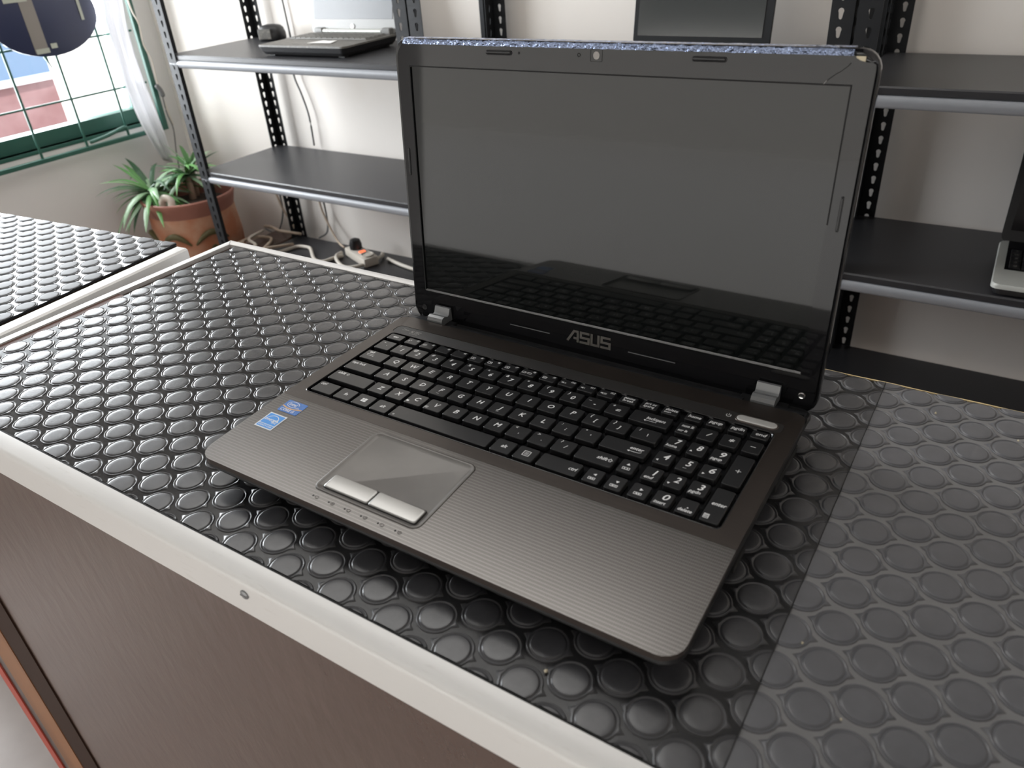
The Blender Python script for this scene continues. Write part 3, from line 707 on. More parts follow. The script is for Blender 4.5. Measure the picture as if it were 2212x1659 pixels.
cord('thin_cord', [(-1.706, 1.385, DZ - 0.310), (-1.703, 1.388, DZ - 0.40), (-1.699, 1.388, DZ - 0.492), (-1.679, 1.385, DZ - 0.545), (-1.630, 1.37, DZ - 0.602), (-1.57, 1.34, DZ - 0.606)], 0.0035, 'beige', 'thin beige cord hanging down the wall to the power strip')
cord('thin_cord', [(-1.925, 1.388, DZ - 0.42), (-1.908, 1.388, DZ - 0.492), (-1.891, 1.388, DZ - 0.538), (-1.86, 1.388, DZ - 0.585), (-1.84, 1.35, DZ - 0.64)], 0.0035, 'beige', 'thin beige cord slanting behind the lower left post')
cord('thin_cord', [(-1.905, 1.398, DZ - 0.38), (-1.907, 1.398, DZ - 0.505), (-1.915, 1.398, DZ - 0.555), (-1.948, 1.398, DZ - 0.612), (-1.983, 1.398, DZ - 0.634), (-2.03, 1.398, DZ - 0.625)], 0.003, 'greycord', 'thin grey cord curving on the wall right of the flower pot')
cord('wall_cable', [(-1.700, 1.404, DZ + 0.45), (-1.705, 1.404, DZ + 0.2), (-1.700, 1.404, DZ + 0.03)], 0.003, 'greycord', 'thin grey cable on the wall above the upper left shelf')
cord('wall_cable', [(-1.715, 1.398, DZ - 0.01), (-1.712, 1.398, DZ - 0.08), (-1.695, 1.398, DZ - 0.13), (-1.68, 1.398, DZ - 0.20), (-1.683, 1.398, DZ - 0.29)], 0.003, 'greycord', 'thin grey cable on the wall between the two left shelves')
cord('wall_cable', [(-1.69, 1.398, DZ - 0.33), (-1.70, 1.398, DZ - 0.42), (-1.69, 1.398, DZ - 0.50), (-1.70, 1.398, DZ - 0.585), (-1.72, 1.37, DZ - 0.606)], 0.003, 'greycord', 'thin grey cable beside the lower part of the left rear post')
ps = empty('power_strip', (-1.455, 1.300, cz), math.radians(-22)); tag(ps, 'white power strip with black plug and glowing red switch on the lowest shelf', 'power strip')
obj('housing', bx(-0.075, 0.075, -0.026, 0.026, 0.0, 0.030, bev=0.006), 'cream', ps, smooth=True, angle=.6)
b_ = B(); lathe(b_, [(0.022, 0.030), (0.022, 0.034), (0.018, 0.035), (0.017, 0.032)], 24, (0.045, 0)); obj('socket', b_, 'cream', ps, smooth=True, angle=.6)
obj('switch', bx(0.004, 0.016, -0.010, 0.010, 0.030, 0.034, bev=0.001), 'redlamp', ps)
b_ = B(); lathe(b_, [(0.020, 0.030), (0.021, 0.045), (0.016, 0.060), (0.008, 0.064)], 18, (-0.035, 0)); o = obj('plug', b_, 'black', loc=ps.location, smooth=True, angle=.7); o.rotation_euler = (0, 0, math.radians(-22))
tag(o, 'black round plug sitting in the white power strip', 'plug')
# tangle of cords on the floor by the pot
zf = 0.012
paths = [[(-1.94, 1.10), (-1.93, 1.24), (-1.90, 1.30), (-1.83, 1.25), (-1.80, 1.15)], [(-1.94, 1.16), (-1.91, 1.20), (-1.86, 1.13), (-1.79, 1.18), (-1.75, 1.28)], [(-1.98, 1.32), (-1.90, 1.22), (-1.85, 1.20), (-1.88, 1.10), (-1.94, 1.07)], [(-1.94, 1.35), (-1.93, 1.32), (-1.92, 1.345), (-1.84, 1.31), (-1.77, 1.34)]]
for k, p in enumerate(paths):
    cord('floor_cord', [(max(x, -1.945), y, 0.376 + 0.006 * k + (0.012 if i % 2 else 0.0)) for i, (x, y) in enumerate(p)], 0.005, 'beige' if k != 2 else 'cream', ['beige cord looping nearest the counter in the tangle right of the flower pot', 'beige cord crossing the middle of the tangle right of the flower pot', 'pale cream cord in the tangle right of the flower pot', 'beige cord nearest the wall in the tangle right of the flower pot'][k], 'cord', 'tangled cords beside the flower pot')
tb = empty('low_box', (-1.897, 1.21, 0.0)); tag(tb, 'low dark brown box between pot and rack carrying the cord tangle', 'box')
obj('box_body', bx(-0.055, 0.055, -0.15, 0.18, 0.0, 0.368, bev=0.004), 'panel', tb)

# ------------------------------------------------------------------ plant
px_, py_, pr, ph_ = -2.115, 1.180, 0.165, 0.475
pt = empty('potted_plant', (px_, py_, 0.0)); tag(pt, 'leafy green plant in a big terracotta pot beneath the window', 'plant')
b_ = B(); lathe(b_, [(0.105, 0.0), (0.125, 0.10), (0.143, 0.26), (0.149, 0.40), (0.144, 0.47), (0.142, 0.50)], 40, cap1=False); obj('pot', b_, 'terracotta', pt, smooth=True, angle=.8)
b_ = B(); lathe(b_, [(0.141, 0.492), (0.143, 0.500), (0.150, 0.528), (0.155, 0.545), (0.152, 0.552), (0.144, 0.545), (0.137, 0.52), (0.134, 0.49)], 40, cap0=False, cap1=False); obj('pot_rim', b_, 'rimclay', pt, smooth=True)
b_ = B(); lathe(b_, [(0.137, 0.505), (0.08, 0.520), (0.01, 0.522)], 30); obj('soil', b_, 'soil', pt)
for (a0, sp, z) in ((-66, 20, 0.42), (-18, 22, 0.42), (-112, 20, 0.42)):
    pts = []
    for k in range(9):
        t = k / 8; a = math.radians(a0 + sp * (t - 0.5) * 2); pts.append((0.150 * math.cos(a), 0.150 * math.sin(a), z + 0.035 * math.sin(PI * t) - 0.01))
    obj('relief_arc', tube(B(), pts, [0.003, 0.006, 0.009, 0.010, 0.011, 0.010, 0.009, 0.006, 0.003], 6), 'olive', pt, smooth=True)
    b_ = tube(B(), [(0.149 * math.cos(math.radians(a0)) + 0.012 * math.cos(q) * -math.sin(math.radians(a0)), 0.149 * math.sin(math.radians(a0)) + 0.012 * math.cos(q) * math.cos(math.radians(a0)), z - 0.045 + 0.022 * math.sin(q)) for q in [2 * PI * k / 14 for k in range(15)]], 0.004, 6)
    obj('relief_ring', b_, 'olive', pt, smooth=True)
def leaf(root, base, az, el, ln, wd, droop, m_):
    b2 = B(); n = 7; rows = []
    p = Vector(base); d_ = Vector((math.cos(az) * math.cos(el), math.sin(az) * math.cos(el), math.sin(el)))
    side = Vector((-math.sin(az), math.cos(az), 0))
    for i in range(n + 1):
        t = i / n; wv = wd * (0.55 + 0.9 * t) if t < 0.3 else wd * (0.82 * (1 - ((t - 0.3) / 0.7) ** 2.2) + 0.02)
        up = side.cross(d_)
        rows.append([b2.verts.new(p - side * wv), b2.verts.new(p - up * wv * 0.35), b2.verts.new(p + side * wv)])
        p = p + d_ * (ln / n); d_ = (d_ - Vector((0, 0, droop / n))).normalized()
    for a, c in zip(rows, rows[1:]):
        b2.faces.new((a[0], a[1], c[1], c[0])); b2.faces.new((a[1], a[2], c[2], c[1]))
    o = obj('leaf', b2, m_, root, smooth=True); return o
stem_pos = [((-0.085, -0.075, 0.560), 52, 0.20, 0.0130, 0.9), ((0.000, 0.020, 0.600), 34, 0.15, 0.0105, 1.25), ((-0.03, 0.06, 0.60), 18, 0.15, 0.010, 1.25)]
for (bp_, cnt, ln, wd, emax) in stem_pos:
    obj('stem', tube(B(), [(bp_[0] * 0.8, bp_[1] * 0.8, 0.51), bp_], [0.012, 0.010], 8), 'beige', pt, smooth=True)
    for k in range(cnt):
        az = k * 2.39996 + random.uniform(-.2, .2); el = random.uniform(-0.25, emax)
        lnk = ln * random.uniform(0.75, 1.15)
        if math.cos(az) < -0.5: lnk *= 0.85
        leaf(pt, bp_, az, el, lnk, wd * random.uniform(0.8, 1.15), random.uniform(0.6, 1.9), random.choice(['leaf1', 'leaf2', 'leaf3', 'leaf2', 'leaf1']))
b_ = tube(B(), smooth_path([(0.015, -0.115, 0.52), (0.030, -0.115, 0.565), (0.055, -0.105, 0.560), (0.060, -0.115, 0.52)]), 0.012, 8)
o = obj('curled_bark', b_, 'cream', pt, smooth=True)

# ------------------------------------------------------------------ the laptop
lp = empty('laptop', (0, 0, T)); tag(lp, 'large open black and brown laptop standing on the coin mat, facing front left', 'laptop')
D0 = 0.031                        # deck height above the mat
def deckz(x, y):
    if y < -0.047: return D0 + 0.05 * (y + 0.047)
    if y > 0.104: return D0 - 0.22 * (y - 0.104)
    return D0
XL, XR, Y0, Y1 = -0.1862, 0.1872, -0.1332, 0.108
sy = (-0.118, -0.047, 0.0, 0.104, 0.112)
def ring(inset, drop, y1=0.128, zmin=None, r_=0.013):
    P = rrect(XL + inset, XR - inset, Y0 + inset, y1 - inset * 0.3, [r_, r_, r_, r_], 5, sides=(-0.110, -0.047, 0.0, 0.090, 0.108))
    return [(x, y, (deckz(x, y) - drop) if zmin is None else zmin) for x, y in P]
b_ = B()
loft(b_, [ring(0.020, 0, zmin=0.0068), ring(0.010, 0, zmin=0.0075), ring(0.003, 0, zmin=0.0150), ring(0.0006, 0.0080), ring(-0.0004, 0.0062), ring(0.0, 0.0036), ring(0.0008, 0.0028)])
obj('base_shell', b_, 'black', lp, smooth=True, angle=.6)
for x, y in ((-0.155, -0.085), (0.155, -0.085), (-0.155, 0.095), (0.155, 0.095)):
    b_ = B(); loft(b_, [[(x + a, y + c, z) for a, c in rrect(-0.014, 0.014, -0.006, 0.006, 0.005)] for z in (0.0016, 0.0078)]); obj('foot', b_, 'blackgap', lp)
# ports / slots on the right side
obj('side_port', bx(XR - 0.002, XR + 0.0006, 0.030, 0.082, 0.0165, 0.0220, bev=0.0003), 'blackgap', lp)
obj('side_port', bx(XR - 0.002, XR + 0.0006, -0.050, -0.030, 0.0150, 0.0200, bev=0.0003), 'blackgap', lp)

KX0, KX1, KY0, KY1 = -0.1738, 0.1735, -0.0362, 0.0757
# keyboard surround (brushed)
out = rrect(XL, XR, -0.047, Y1, [0.0001, 0.010, 0.010, 0.0001], 4, sides=(0.104,))
b_ = plate(out, [rrect(KX0, KX1, KY0, KY1, 0.004, 3), rrect(-0.1765, 0.1765, 0.0762, 0.0892, 0.004, 3)], deckz, 0.0036)
obj('keyboard_surround', b_, 'brushed', lp)
# palm rest (ribbed)
TPX0, TPX1, TPY0, TPY1 = -0.0808, 0.0108, -0.1212, -0.0520
P = rrect(XL, XR, Y0, -0.0472, [0.013, 0.0001, 0.0001, 0.013], 5)
P = [(x, y - (0.0012 * (1 - (x / 0.187) ** 2) if y < -0.1325 else 0)) for x, y in P]
b_ = plate(P, [rrect(TPX0, TPX1, TPY0, TPY1, 0.0065, 4)], deckz, 0.0046, side_mi=1)
obj('palm_rest', b_, ['ribbed', 'lip'], lp)
# rolled bronze nose under the palm rest front
# touchpad
b_ = B(); tz = lambda x, y: deckz(x, y)
def tpring(i, dz): return [(x, y, tz(x, y) + dz) for x, y in rrect(TPX0 + i, TPX1 - i, TPY0 + i, TPY1 - i, max(0.0065 - i, 0.002), 4)]
loft(b_, [tpring(0.0, -0.0010), tpring(0.0003, 0.0003), tpring(0.0010, 0.0006), tpring(0.0022, 0.0002), tpring(0.0045, -0.0008)], cap0=False)
o = obj('touchpad', b_, 'touch', lp, smooth=True, angle=.9)
for x0, x1 in ((-0.0742, -0.0350), (-0.0342, 0.0052)):
    b_ = B()
    def br(i, dz): return [(x, y, tz(x, y) + dz) for x, y in rrect(x0 + i, x1 - i, -0.1166 + i, -0.1034 - i, 0.0016, 3)]
    loft(b_, [br(0, -0.0008), br(0, 0.0001), br(0.0004, 0.0005), br(0.0010, 0.0006)]); obj('touchpad_button', b_, 'button', lp, smooth=True, angle=.7)
    b_ = B(); loft(b_, [[(x, y, tz(x, y) + dz) for x, y in rrect(x0 - 0.0005, x1 + 0.0005, -0.1171, -0.1029, 0.0018, 3)] for dz in (-0.0008, -0.00055)]); obj('button_gap', b_, 'blackgap', lp)
# indicator icons at the front
for k in range(6):
    x = -0.0722 + k * 0.0143; b_ = B()
    c = [(x - 0.0012 + 0.0007 * math.cos(a), -0.1268 + 0.0007 * math.sin(a)) for a in [2 * PI * i / 10 for i in range(10)]]
    strip_poly(b_, c, deckz(0, -0.1268), 0.00015, 1)
    c = [(x + 0.0022 + 0.0015 * math.cos(a), -0.1268 + 0.0011 * math.sin(a)) for a in [2 * PI * i / 12 for i in range(12)]]
    stroke(b_, c, 0.0005, deckz(0, -0.1268), 0.00016, closed=True)
    if k % 2: stroke(b_, [(x + 0.0014, -0.1268), (x + 0.003, -0.1263)], 0.0004, deckz(0, -0.1268), 0.00016)
    obj('indicator_icon', b_, ['icon_edge', 'blackgap'], lp)

# speaker strip with power button and maker's mark
b_ = B(); loft(b_, [[(x, y, D0 + dz) for x, y in rrect(-0.1763, 0.1763, 0.0763, 0.0891, 0.004, 3)] for dz in (-0.003, -0.0002)])
spk = mat('perforated_speaker_cloth', (0.022, 0.020, 0.019), 0.42, bump=(2600, 1.0, 0.0003)); o = obj('speaker_strip', b_, spk, lp)
b_ = B(); text(b_, 'ALTEC', -0.1535, 0.0828, 0.0052, sx=0.72, z=D0 + 0.00005, bold=0.01)
stroke(b_, [(-0.1680, 0.0850), (-0.1605, 0.0828)], 0.0003, D0 + 0.0, 0.00005); stroke(b_, [(-0.1685, 0.0826), (-0.1610, 0.0838)], 0.0003, D0, 0.00005)
text(b_, 'LANSING', -0.1535, 0.0795, 0.0019, sx=1.1, z=D0 + 0.00005); obj('speaker_mark', b_, 'greyprint', lp)
b_ = B()
def cap(i, z): return [(x, y, D0 + z) for x, y in rrect(0.1432 + i, 0.1722 - i, 0.0792 + i, 0.0868 - i, 0.0037 - i, 6)]
loft(b_, [cap(-0.0009, -0.0005), cap(-0.0009, 0.0003), cap(-0.0004, 0.0005), cap(0.0003, 0.0), cap(0.0004, -0.0004)], cap0=False, cap1=False); obj('power_button_bezel', b_, 'lip', lp, smooth=True)
b_ = B(); loft(b_, [cap(0.0001, -0.001), cap(0.0002, 0.0004), cap(0.0007, 0.0008), cap(0.0014, 0.0009)]); obj('power_button', b_, mat('bright_button', (0.55, 0.54, 0.52), 0.35, metal=0.2), lp, smooth=True, angle=.8)
b_ = B(); c = [(0.1375 + 0.0017 * math.sin(math.radians(a)), 0.0826 + 0.0017 * math.cos(math.radians(a))) for a in range(35, 330, 20)]
stroke(b_, c, 0.0004, D0, 0.0001); stroke(b_, [(0.1375, 0.0828), (0.1375, 0.0848)], 0.0004, D0, 0.0001); obj('power_icon', b_, 'print', lp)

# keyboard tray and keys
b_ = B(); loft(b_, [[(x, y, D0 + dz) for x, y in rrect(KX0 + 0.0002, KX1 - 0.0002, KY0 + 0.0002, KY1 - 0.0002, 0.004, 3)] for dz in (-0.006, -0.0040)])
obj('keyboard_tray', b_, 'tray', lp)
b_ = B()      # thin bright rim around the keyboard opening
def kr(i, z): return [(x, y, D0 + z) for x, y in rrect(KX0 + i, KX1 - i, KY0 + i, KY1 - i, 0.004, 3)]
loft(b_, [kr(-0.0001, 0.0), kr(0.0003, 0.0004), kr(0.0008, 0.0), kr(0.0009, -0.004)], cap0=False, cap1=False)
obj('keyboard_rim', b_, 'tray', lp, smooth=True)
_km = {}
def key(x0, x1, y0, y1):
    w_, h_ = round((x1 - x0) * 1e4), round((y1 - y0) * 1e4); k = (w_, h_); cx, cy = (x0 + x1) / 2, (y0 + y1) / 2
    if k not in _km:
        a, c = w_ / 2e4, h_ / 2e4; b2 = B()
        def kk(i, z): return [(x, y, z) for x, y in rrect(-a + i, a - i, -c + i, c - i, max(0.0013 - i, 0.0006), 3)]
        loft(b2, [kk(-0.0003, -0.0036), kk(-0.0002, -0.0010), kk(0.0, -0.0002), kk(0.0003, 0.0)])
        o = obj('key', b2, 'key', lp); _km[k] = o; o.location = (cx, cy, D0 + 0.0005); return o
    return dup(_km[k], lp, (cx, cy, D0 + 0.0005))
mm = 0.001
rowsY = {'F': (63.6, 72.4), 'N': (45.2, 58.9), 'Q': (25.8, 39.5), 'A': (6.5, 20.2), 'Z': (-12.9, 0.8), 'C': (-32.6, -18.6)}
def K(row, x0, x1, items, y0=None, y1=None):
    ya, yb = rowsY[row]; ya = y0 if y0 is not None else ya; yb = y1 if y1 is not None else yb
    o = key(x0 * mm, x1 * mm, ya * mm, yb * mm)
    w_, h_ = (x1 - x0) / 2, (yb - ya) / 2
    b2 = B(); n0 = 0
    for it in items:
        k = it[0]
        if k == 't':      # ('t', text, dx, dy, size) mm from key centre
            text(b2, it[1], it[2] * mm, it[3] * mm, it[4] * mm, z=0.00006, width=it[5] * mm if len(it) > 5 else None, bold=0.012)
        elif k == 'tri':
            _, dx, dy, s_, dr = it; a0 = {'u': 90, 'd': -90, 'l': 180, 'r': 0}[dr]
            strip_poly(b2, [((dx + s_ * math.cos(math.radians(a0 + q))) * mm, (dy + s_ * math.sin(math.radians(a0 + q))) * mm) for q in (0, 120, 240)], 0, 0.00006)
        elif k == 's': stroke(b2, [(p * mm, q * mm) for p, q in it[1]], it[2] * mm, 0, 0.00006, closed=(len(it) > 3))
        elif k == 'fillr':
            _, x, y, a, c = it; strip_poly(b2, [(x * mm, y * mm), (a * mm, y * mm), (a * mm, c * mm), (x * mm, c * mm)], 0, 0.00006)
    if items: obj('key_legend', b2, 'print', o)
    else: b2.free()
    return o
def rectl(cx, cy, a, c, wd=0.28): return ('s', [(cx - a, cy - c), (cx + a, cy - c), (cx + a, cy + c), (cx - a, cy + c)], wd, 1)
# number row
NX = -164.5
def kx(c, off=0.0): return NX + 19 * (c + off) - 7.8, NX + 19 * (c + off) + 7.8
K('N', -170.4, -154.6, [('t', '`', 0.8, -1.5, 5), ('t', '~', -3.5, 3.8, 4)])
for i, (dgt, sy_) in enumerate(zip('1234567890-=', '!@#$%^&*()_+')):
    x0, x1 = kx(i + 1)
    if i == 0: x0, x1 = -151.6, -136.5
    K('N', x0, x1, [('t', dgt, 0.6, -0.8, 6.8), ('t', sy_, -4.4, 4.0, 4.2)])
K('N', 75.5, 105.2, [('t', 'backspace', 4.0, 0.4, 4.8, 14.5), ('s', [(-2.5, -3.0), (5.5, -3.0)], 0.35), ('tri', -3.2, -3.0, 1.1, 'l')])
# Q row
K('Q', -170.2, -146.3, [('t', 'tab', -6.0, 4.2, 4.6, 5.2), ('s', [(-8, 0.8), (-1, 0.8)], .3), ('tri', -8.5, 0.8, 0.8, 'l'), ('s', [(-8, -1.2), (-2, -1.2)], .3), ('tri', -1.2, -1.2, 0.8, 'r')])
for i, c in enumerate('QWERTYUIOP'):
    x0 = -142.9 + 19 * i; K('Q', x0 + 0.2, x0 + 15.8, [('t', c, 0.3, 0.3, 6.6)])
for i, (c, s_) in enumerate(zip('[]', '{}')):
    x0 = -142.9 + 19 * (10 + i); K('Q', x0 + 0.2, x0 + 15.8, [('t', c, 0.6, -0.6, 5.0), ('t', s_, -4.4, 4.0, 4.4)])
K('Q', 86.0, 105.1, [('t', '\\', 0.8, -0.4, 4.6), ('t', '|', -6.2, 4.2, 3.4)])
# A row
K('A', -170.5, -139.9, [('t', 'caps lock', -6.6, 3.4, 4.6, 14.4)])
for i, c in enumerate('ASDFGHJKL'):
    x0 = -136.5 + 18.85 * i; it = [('t', c, 0.2, 0.3, 6.6)]
    if c in 'FJ': it.append(('s', [(-1.3, -4.2), (1.3, -4.2)], .25))
    K('A', x0 + 0.2, x0 + 15.8, it)
for i, (c, s_) in enumerate(zip(";'", ':"')):
    x0 = -136.5 + 18.85 * (9 + i); K('A', x0 + 0.2, x0 + 15.8, [('t', c, 0.6, -0.4, 4.6), ('t', s_, -4.4, 4.2, 3.6)])
K('A', 71.2, 105.2, [('t', 'enter', 8.6, 0.8, 4.8, 10.0), ('s', [(5.0, -3.0), (11.5, -3.0), (13.2, -1.6)], 0.4), ('tri', 4.2, -3.0, 1.2, 'l')])
# Z row
K('Z', -170.4, -129.7, [('t', 'shift', -13.6, 4.0, 4.6, 7.6), ('s', [(-8.2, 4.0), (-6.9, 5.4), (-5.6, 4.0), (-6.3, 4.0), (-6.3, 2.8), (-7.5, 2.8), (-7.5, 4.0)], .3, 1)])
for i, c in enumerate('ZXCVBNM'):
    x0 = -126.5 + 18.85 * i; it = [('t', c, 0.2, 0.3, 6.6)]
    if c == 'C': it.append(('fillr', -7.0, -4.8, -4.6, -2.8))
    if c == 'V': it += [rectl(-5.8, -4.2, 1.3, 0.9), rectl(-5.8, -4.2, 0.45, 0.4, .2)]
    K('Z', x0 + 0.2, x0 + 15.8, it)
for i, (c, s_) in enumerate(zip(',./', '<>?')):
    x0 = -126.5 + 18.85 * (7 + i); K('Z', x0 + 0.2, x0 + 15.8, [('t', c, 0.8, -0.2, 4.8), ('t', s_, -4.2, 4.4, 3.8)])
K('Z', 62.0, 89.8, [('t', 'shift', 4.6, 0.2, 4.8, 7.8), ('s', [(9.2, 0.2), (10.7, 1.9), (12.2, 0.2), (11.4, 0.2), (11.4, -1.2), (10.0, -1.2), (10.0, 0.2)], .35, 1)])
K('Z', 93.9, 105.0, [('tri', 0, 1.9, 1.5, 'u'), rectl(0, -2.6, 2.5, 1.1, .35), ('fillr', -1.4, -3.2, -0.4, -2.1), ('fillr', 0.6, -3.2, 1.5, -2.1)])
# bottom row
K('C', -169.8, -148.6, [('t', 'ctrl', -6.0, 4.0, 4.6, 5.8)])
K('C', -145.4, -129.4, [('t', 'fn', 0.2, 0.0, 4.8, 3.2)])
K('C', -126.2, -110.2, [('fillr', -2.2, 0.2, -0.2, 2.1), ('fillr', 0.1, 0.2, 2.6, 2.3), ('fillr', -2.2, -2.1, -0.2, -0.1), ('fillr', 0.1, -2.3, 2.6, -0.1)])
K('C', -107.0, -91.0, [('t', 'alt', 0.3, 0.0, 5.0, 4.6)])
K('C', -87.6, 2.0, [('t', 'o', -41.5, -4.2, 3.0)])
K('C', 5.4, 21.2, [('t', 'alt', 0.3, 0.2, 5.0, 4.6)])
K('C', 24.3, 39.8, [rectl(0.2, 0.2, 2.5, 2.5, .45), ('s', [(-1.3, 1.3), (1.7, 1.3)], .35), ('s', [(-1.3, 0.2), (1.7, 0.2)], .35), ('s', [(-1.3, -0.9), (1.7, -0.9)], .35)])
K('C', 43.1, 73.4, [('t', 'ctrl', 10.3, -0.2, 4.9, 6.0)])
K('C', 78.5, 90.0, [('tri', 0.6, 1.6, 1.5, 'l'), rectl(-0.2, -2.9, 2.3, 1.0, .35), ('fillr', -1.4, -3.4, -0.2, -2.4), ('fillr', 0.2, -3.4, 1.2, -2.4)])
K('C', 94.6, 106.0, [('tri', 0.6, 1.6, 1.5, 'd'), rectl(-0.2, -2.9, 2.5, 1.0, .35), ('fillr', -1.6, -3.4, -0.2, -2.4), ('fillr', 0.3, -3.5, 0.7, -2.3), ('fillr', 1.1, -3.5, 1.5, -2.3)])
K('C', 111.2, 123.0, [('tri', 0.4, 1.6, 1.5, 'r'), rectl(-0.2, -2.9, 2.5, 1.0, .35), ('fillr', -1.6, -3.4, -0.3, -2.4), ('fillr', 0.1, -3.4, 1.4, -2.4)])
# numpad
NP = [(111.2, 123.0), (127.2, 138.9), (143.1, 154.7), (159.0, 170.7)]
K('N', *NP[0], [('t', 'num lk', 0.4, 3.0, 4.4, 9.0), ('t', 'scr lk', -1.2, -3.2, 4.0, 7.2)])
K('N', *NP[1], [('t', '/', 0.4, 0.4, 5.5, 3.6)]); K('N', *NP[2], [('t', '*', 0.2, -0.8, 8.5)])
K('N', *NP[3], [('s', [(-1.6, 0.4), (1.8, 0.4)], .5)])
for row, dg, sub in (('Q', '789', ('home', 'u', 'pgup')), ('A', '456', ('l', '', 'r')), ('Z', '123', ('end', 'd', 'pgdn'))):
    for i in range(3):
        it = [('t', dg[i], 0.9, 1.4, 8.2, 4.0 if dg[i] != '1' else 2.4)]
        if len(sub[i]) > 1: it.append(('t', sub[i], -1.2, -4.0, 4.2, 6.2 if sub[i] == 'end' else 7.8))
        elif sub[i]: it.append(('tri', -3.4, -3.2, 1.2, sub[i]))
        else: it.append(('s', [(-1.4, -3.6), (1.2, -3.6)], .25))
        K(row, *NP[i], it)
K('Q', *NP[3], [('s', [(-1.8, -0.5), (1.8, -0.5)], .45), ('s', [(0, -2.3), (0, 1.3)], .45)], y0=6.3)
K('C', *NP[3], [('t', 'enter', 0.3, 1.0, 4.8, 9.2), rectl(-3.0, -12.0, 1.5, 1.9, .4), ('fillr', -4.2, -11.2, -1.8, -10.6), ('fillr', -3.9, -13.2, -3.4, -11.6), ('fillr', -3.0, -13.2, -2.6, -11.6), ('fillr', -2.2, -13.2, -1.9, -11.6)], y1=0.9)
K('C', *NP[1], [('t', '0', 0.8, 1.6, 8.2, 4.2), ('t', 'insert', -0.8, -4.2, 4.2, 7.8)])
K('C', *NP[2], [('t', '.', 0.6, 0.8, 7), ('t', 'delete', -0.2, -3.8, 4.2, 9.0)])
# function row
K('F', -171.3, -155.6, [('t', 'esc', -0.4, 0.2, 4.6, 5.2)])
icons = {1: [('t', 'z', -4.3, 0.0, 3.0), ('t', 'z', -2.6, 1.2, 2.4)], 2: [('t', '((', -4.6, 0.2, 3.0), ('t', '))', -2.6, 0.2, 3.0)],
         5: [rectl(-3.2, -0.4, 1.8, 1.3, .35), ('fillr', -3.7, -1.0, -2.7, 0.2)], 6: [rectl(-3.2, -0.4, 1.8, 1.3, .35), ('t', '*', -3.2, -0.7, 3.6)],
         7: [rectl(-3.2, -0.4, 1.8, 1.3, .35), ('t', 'x', -3.2, -0.3, 2.6)], 8: [rectl(-4.2, -0.6, 1.5, 1.0, .35), ('t', '/', -1.6, -0.6, 3.0), rectl(1.2, -0.6, 1.5, 1.0, .35)],
         9: [rectl(-3.2, -0.4, 1.7, 1.2, .35), ('s', [(-4.4, -1.4), (-2.0, 0.7)], .5)],
         10: [('fillr', -5.0, -0.9, -3.9, 0.4), ('tri', -3.6, -0.3, 1.2, 'l'), ('t', 'x', -1.7, -0.3, 3.0)],
         11: [('fillr', -5.0, -0.9, -3.9, 0.4), ('tri', -3.6, -0.3, 1.3, 'l'), ('t', ')', -2.0, -0.3, 2.6)],
         12: [('fillr', -5.0, -0.9, -3.9, 0.4), ('tri', -3.6, -0.3, 1.3, 'l'), ('t', ')))', -1.3, -0.3, 2.8)]}
for k in range(1, 13):
    x0 = {1: -151.0, 2: -133.9, 3: -116.8, 4: -99.7}.get(k) or (-81.8 + 17.25 * (k - 5) if k < 9 else -11.5 + 17.25 * (k - 9))
    K('F', x0, x0 + 13.4, icons.get(k, []) + [('t', 'f%d' % k, 4.0, 2.4, 3.0)])
K('F', 59.0, 72.0, [('t', 'pause', 0, 1.8, 4.0, 9.0), ('t', 'break', 0, -1.7, 4.0, 8.8)])
K('F', 76.1, 89.1, [('t', 'prt sc', 0.2, 1.8, 4.0, 9.0), ('t', 'sysrq', -0.3, -1.7, 4.0, 8.6)])
K('F', 93.2, 105.1, [('t', 'delete', 0.3, 1.2, 4.2, 9.4), ('t', 'insert', -1.8, -2.0, 2.8, 5.4)])
for p, s_ in zip(NP, ('home', 'pgup', 'pgdn', 'end')): K('F', *p, [('t', s_, 0.2, 0.5, 4.8, 7.6 if s_ == 'end' else 9.5)])

# stickers
def sticker_plane(o, x, y): o.location = (x, y, deckz(x, y)); o.rotation_euler = (math.atan(0.05), 0, 0)
st = obj('intel_sticker', (lambda b: (loft(b, [[(x, y, z) for x, y in rrect(-0.0103, 0.0103, -0.0072, 0.0072, 0.0011, 3)] for z in (-0.0004, 0.0002)]), b)[1])(B()), 'intel_blue', lp)
st.name = 'processor_sticker'; sticker_plane(st, -0.1630, -0.0592)
b_ = B(); text(b_, 'intel', -0.0022, 0.0030, 0.0046, z=0.0003, bold=.01, shear=.05); text(b_, 'inside', 0.0040, 0.0006, 0.0022, z=0.0003, shear=.05)
c = [(-0.0020 + 0.0058 * math.cos(a), 0.0030 + 0.0033 * math.sin(a)) for a in [2 * PI * i / 24 for i in range(22)]]; stroke(b_, c, 0.0004, 0, 0.0003)
text(b_, 'CORE i5', -0.0014, -0.0047, 0.0040, z=0.0003, bold=.012, shear=.05); obj('sticker_print', b_, 'print', st)
b_ = B(); stroke(b_, [(-0.0101, -0.0006), (-0.004, -0.0021), (0.002, -0.0021), (0.0101, -0.0002)], 0.0012, 0, 0.00025); obj('sticker_swoosh', b_, 'swoosh', st)
st = obj('energy_sticker', bx(-0.0090, 0.0090, -0.0090, 0.0090, -0.0004, 0.0002), 'sticker_white', lp); sticker_plane(st, -0.1656, -0.0798)
b_ = B(); strip_poly(b_, [(-0.0080, -0.0040), (0.0080, -0.0040), (0.0080, 0.0080), (-0.0080, 0.0080)], 0, 0.00026); strip_poly(b_, [(-0.0080, -0.0080), (0.0080, -0.0080), (0.0080, -0.0046), (-0.0080, -0.0046)], 0, 0.00026)
obj('sticker_panel', b_, 'sky_blue', st)
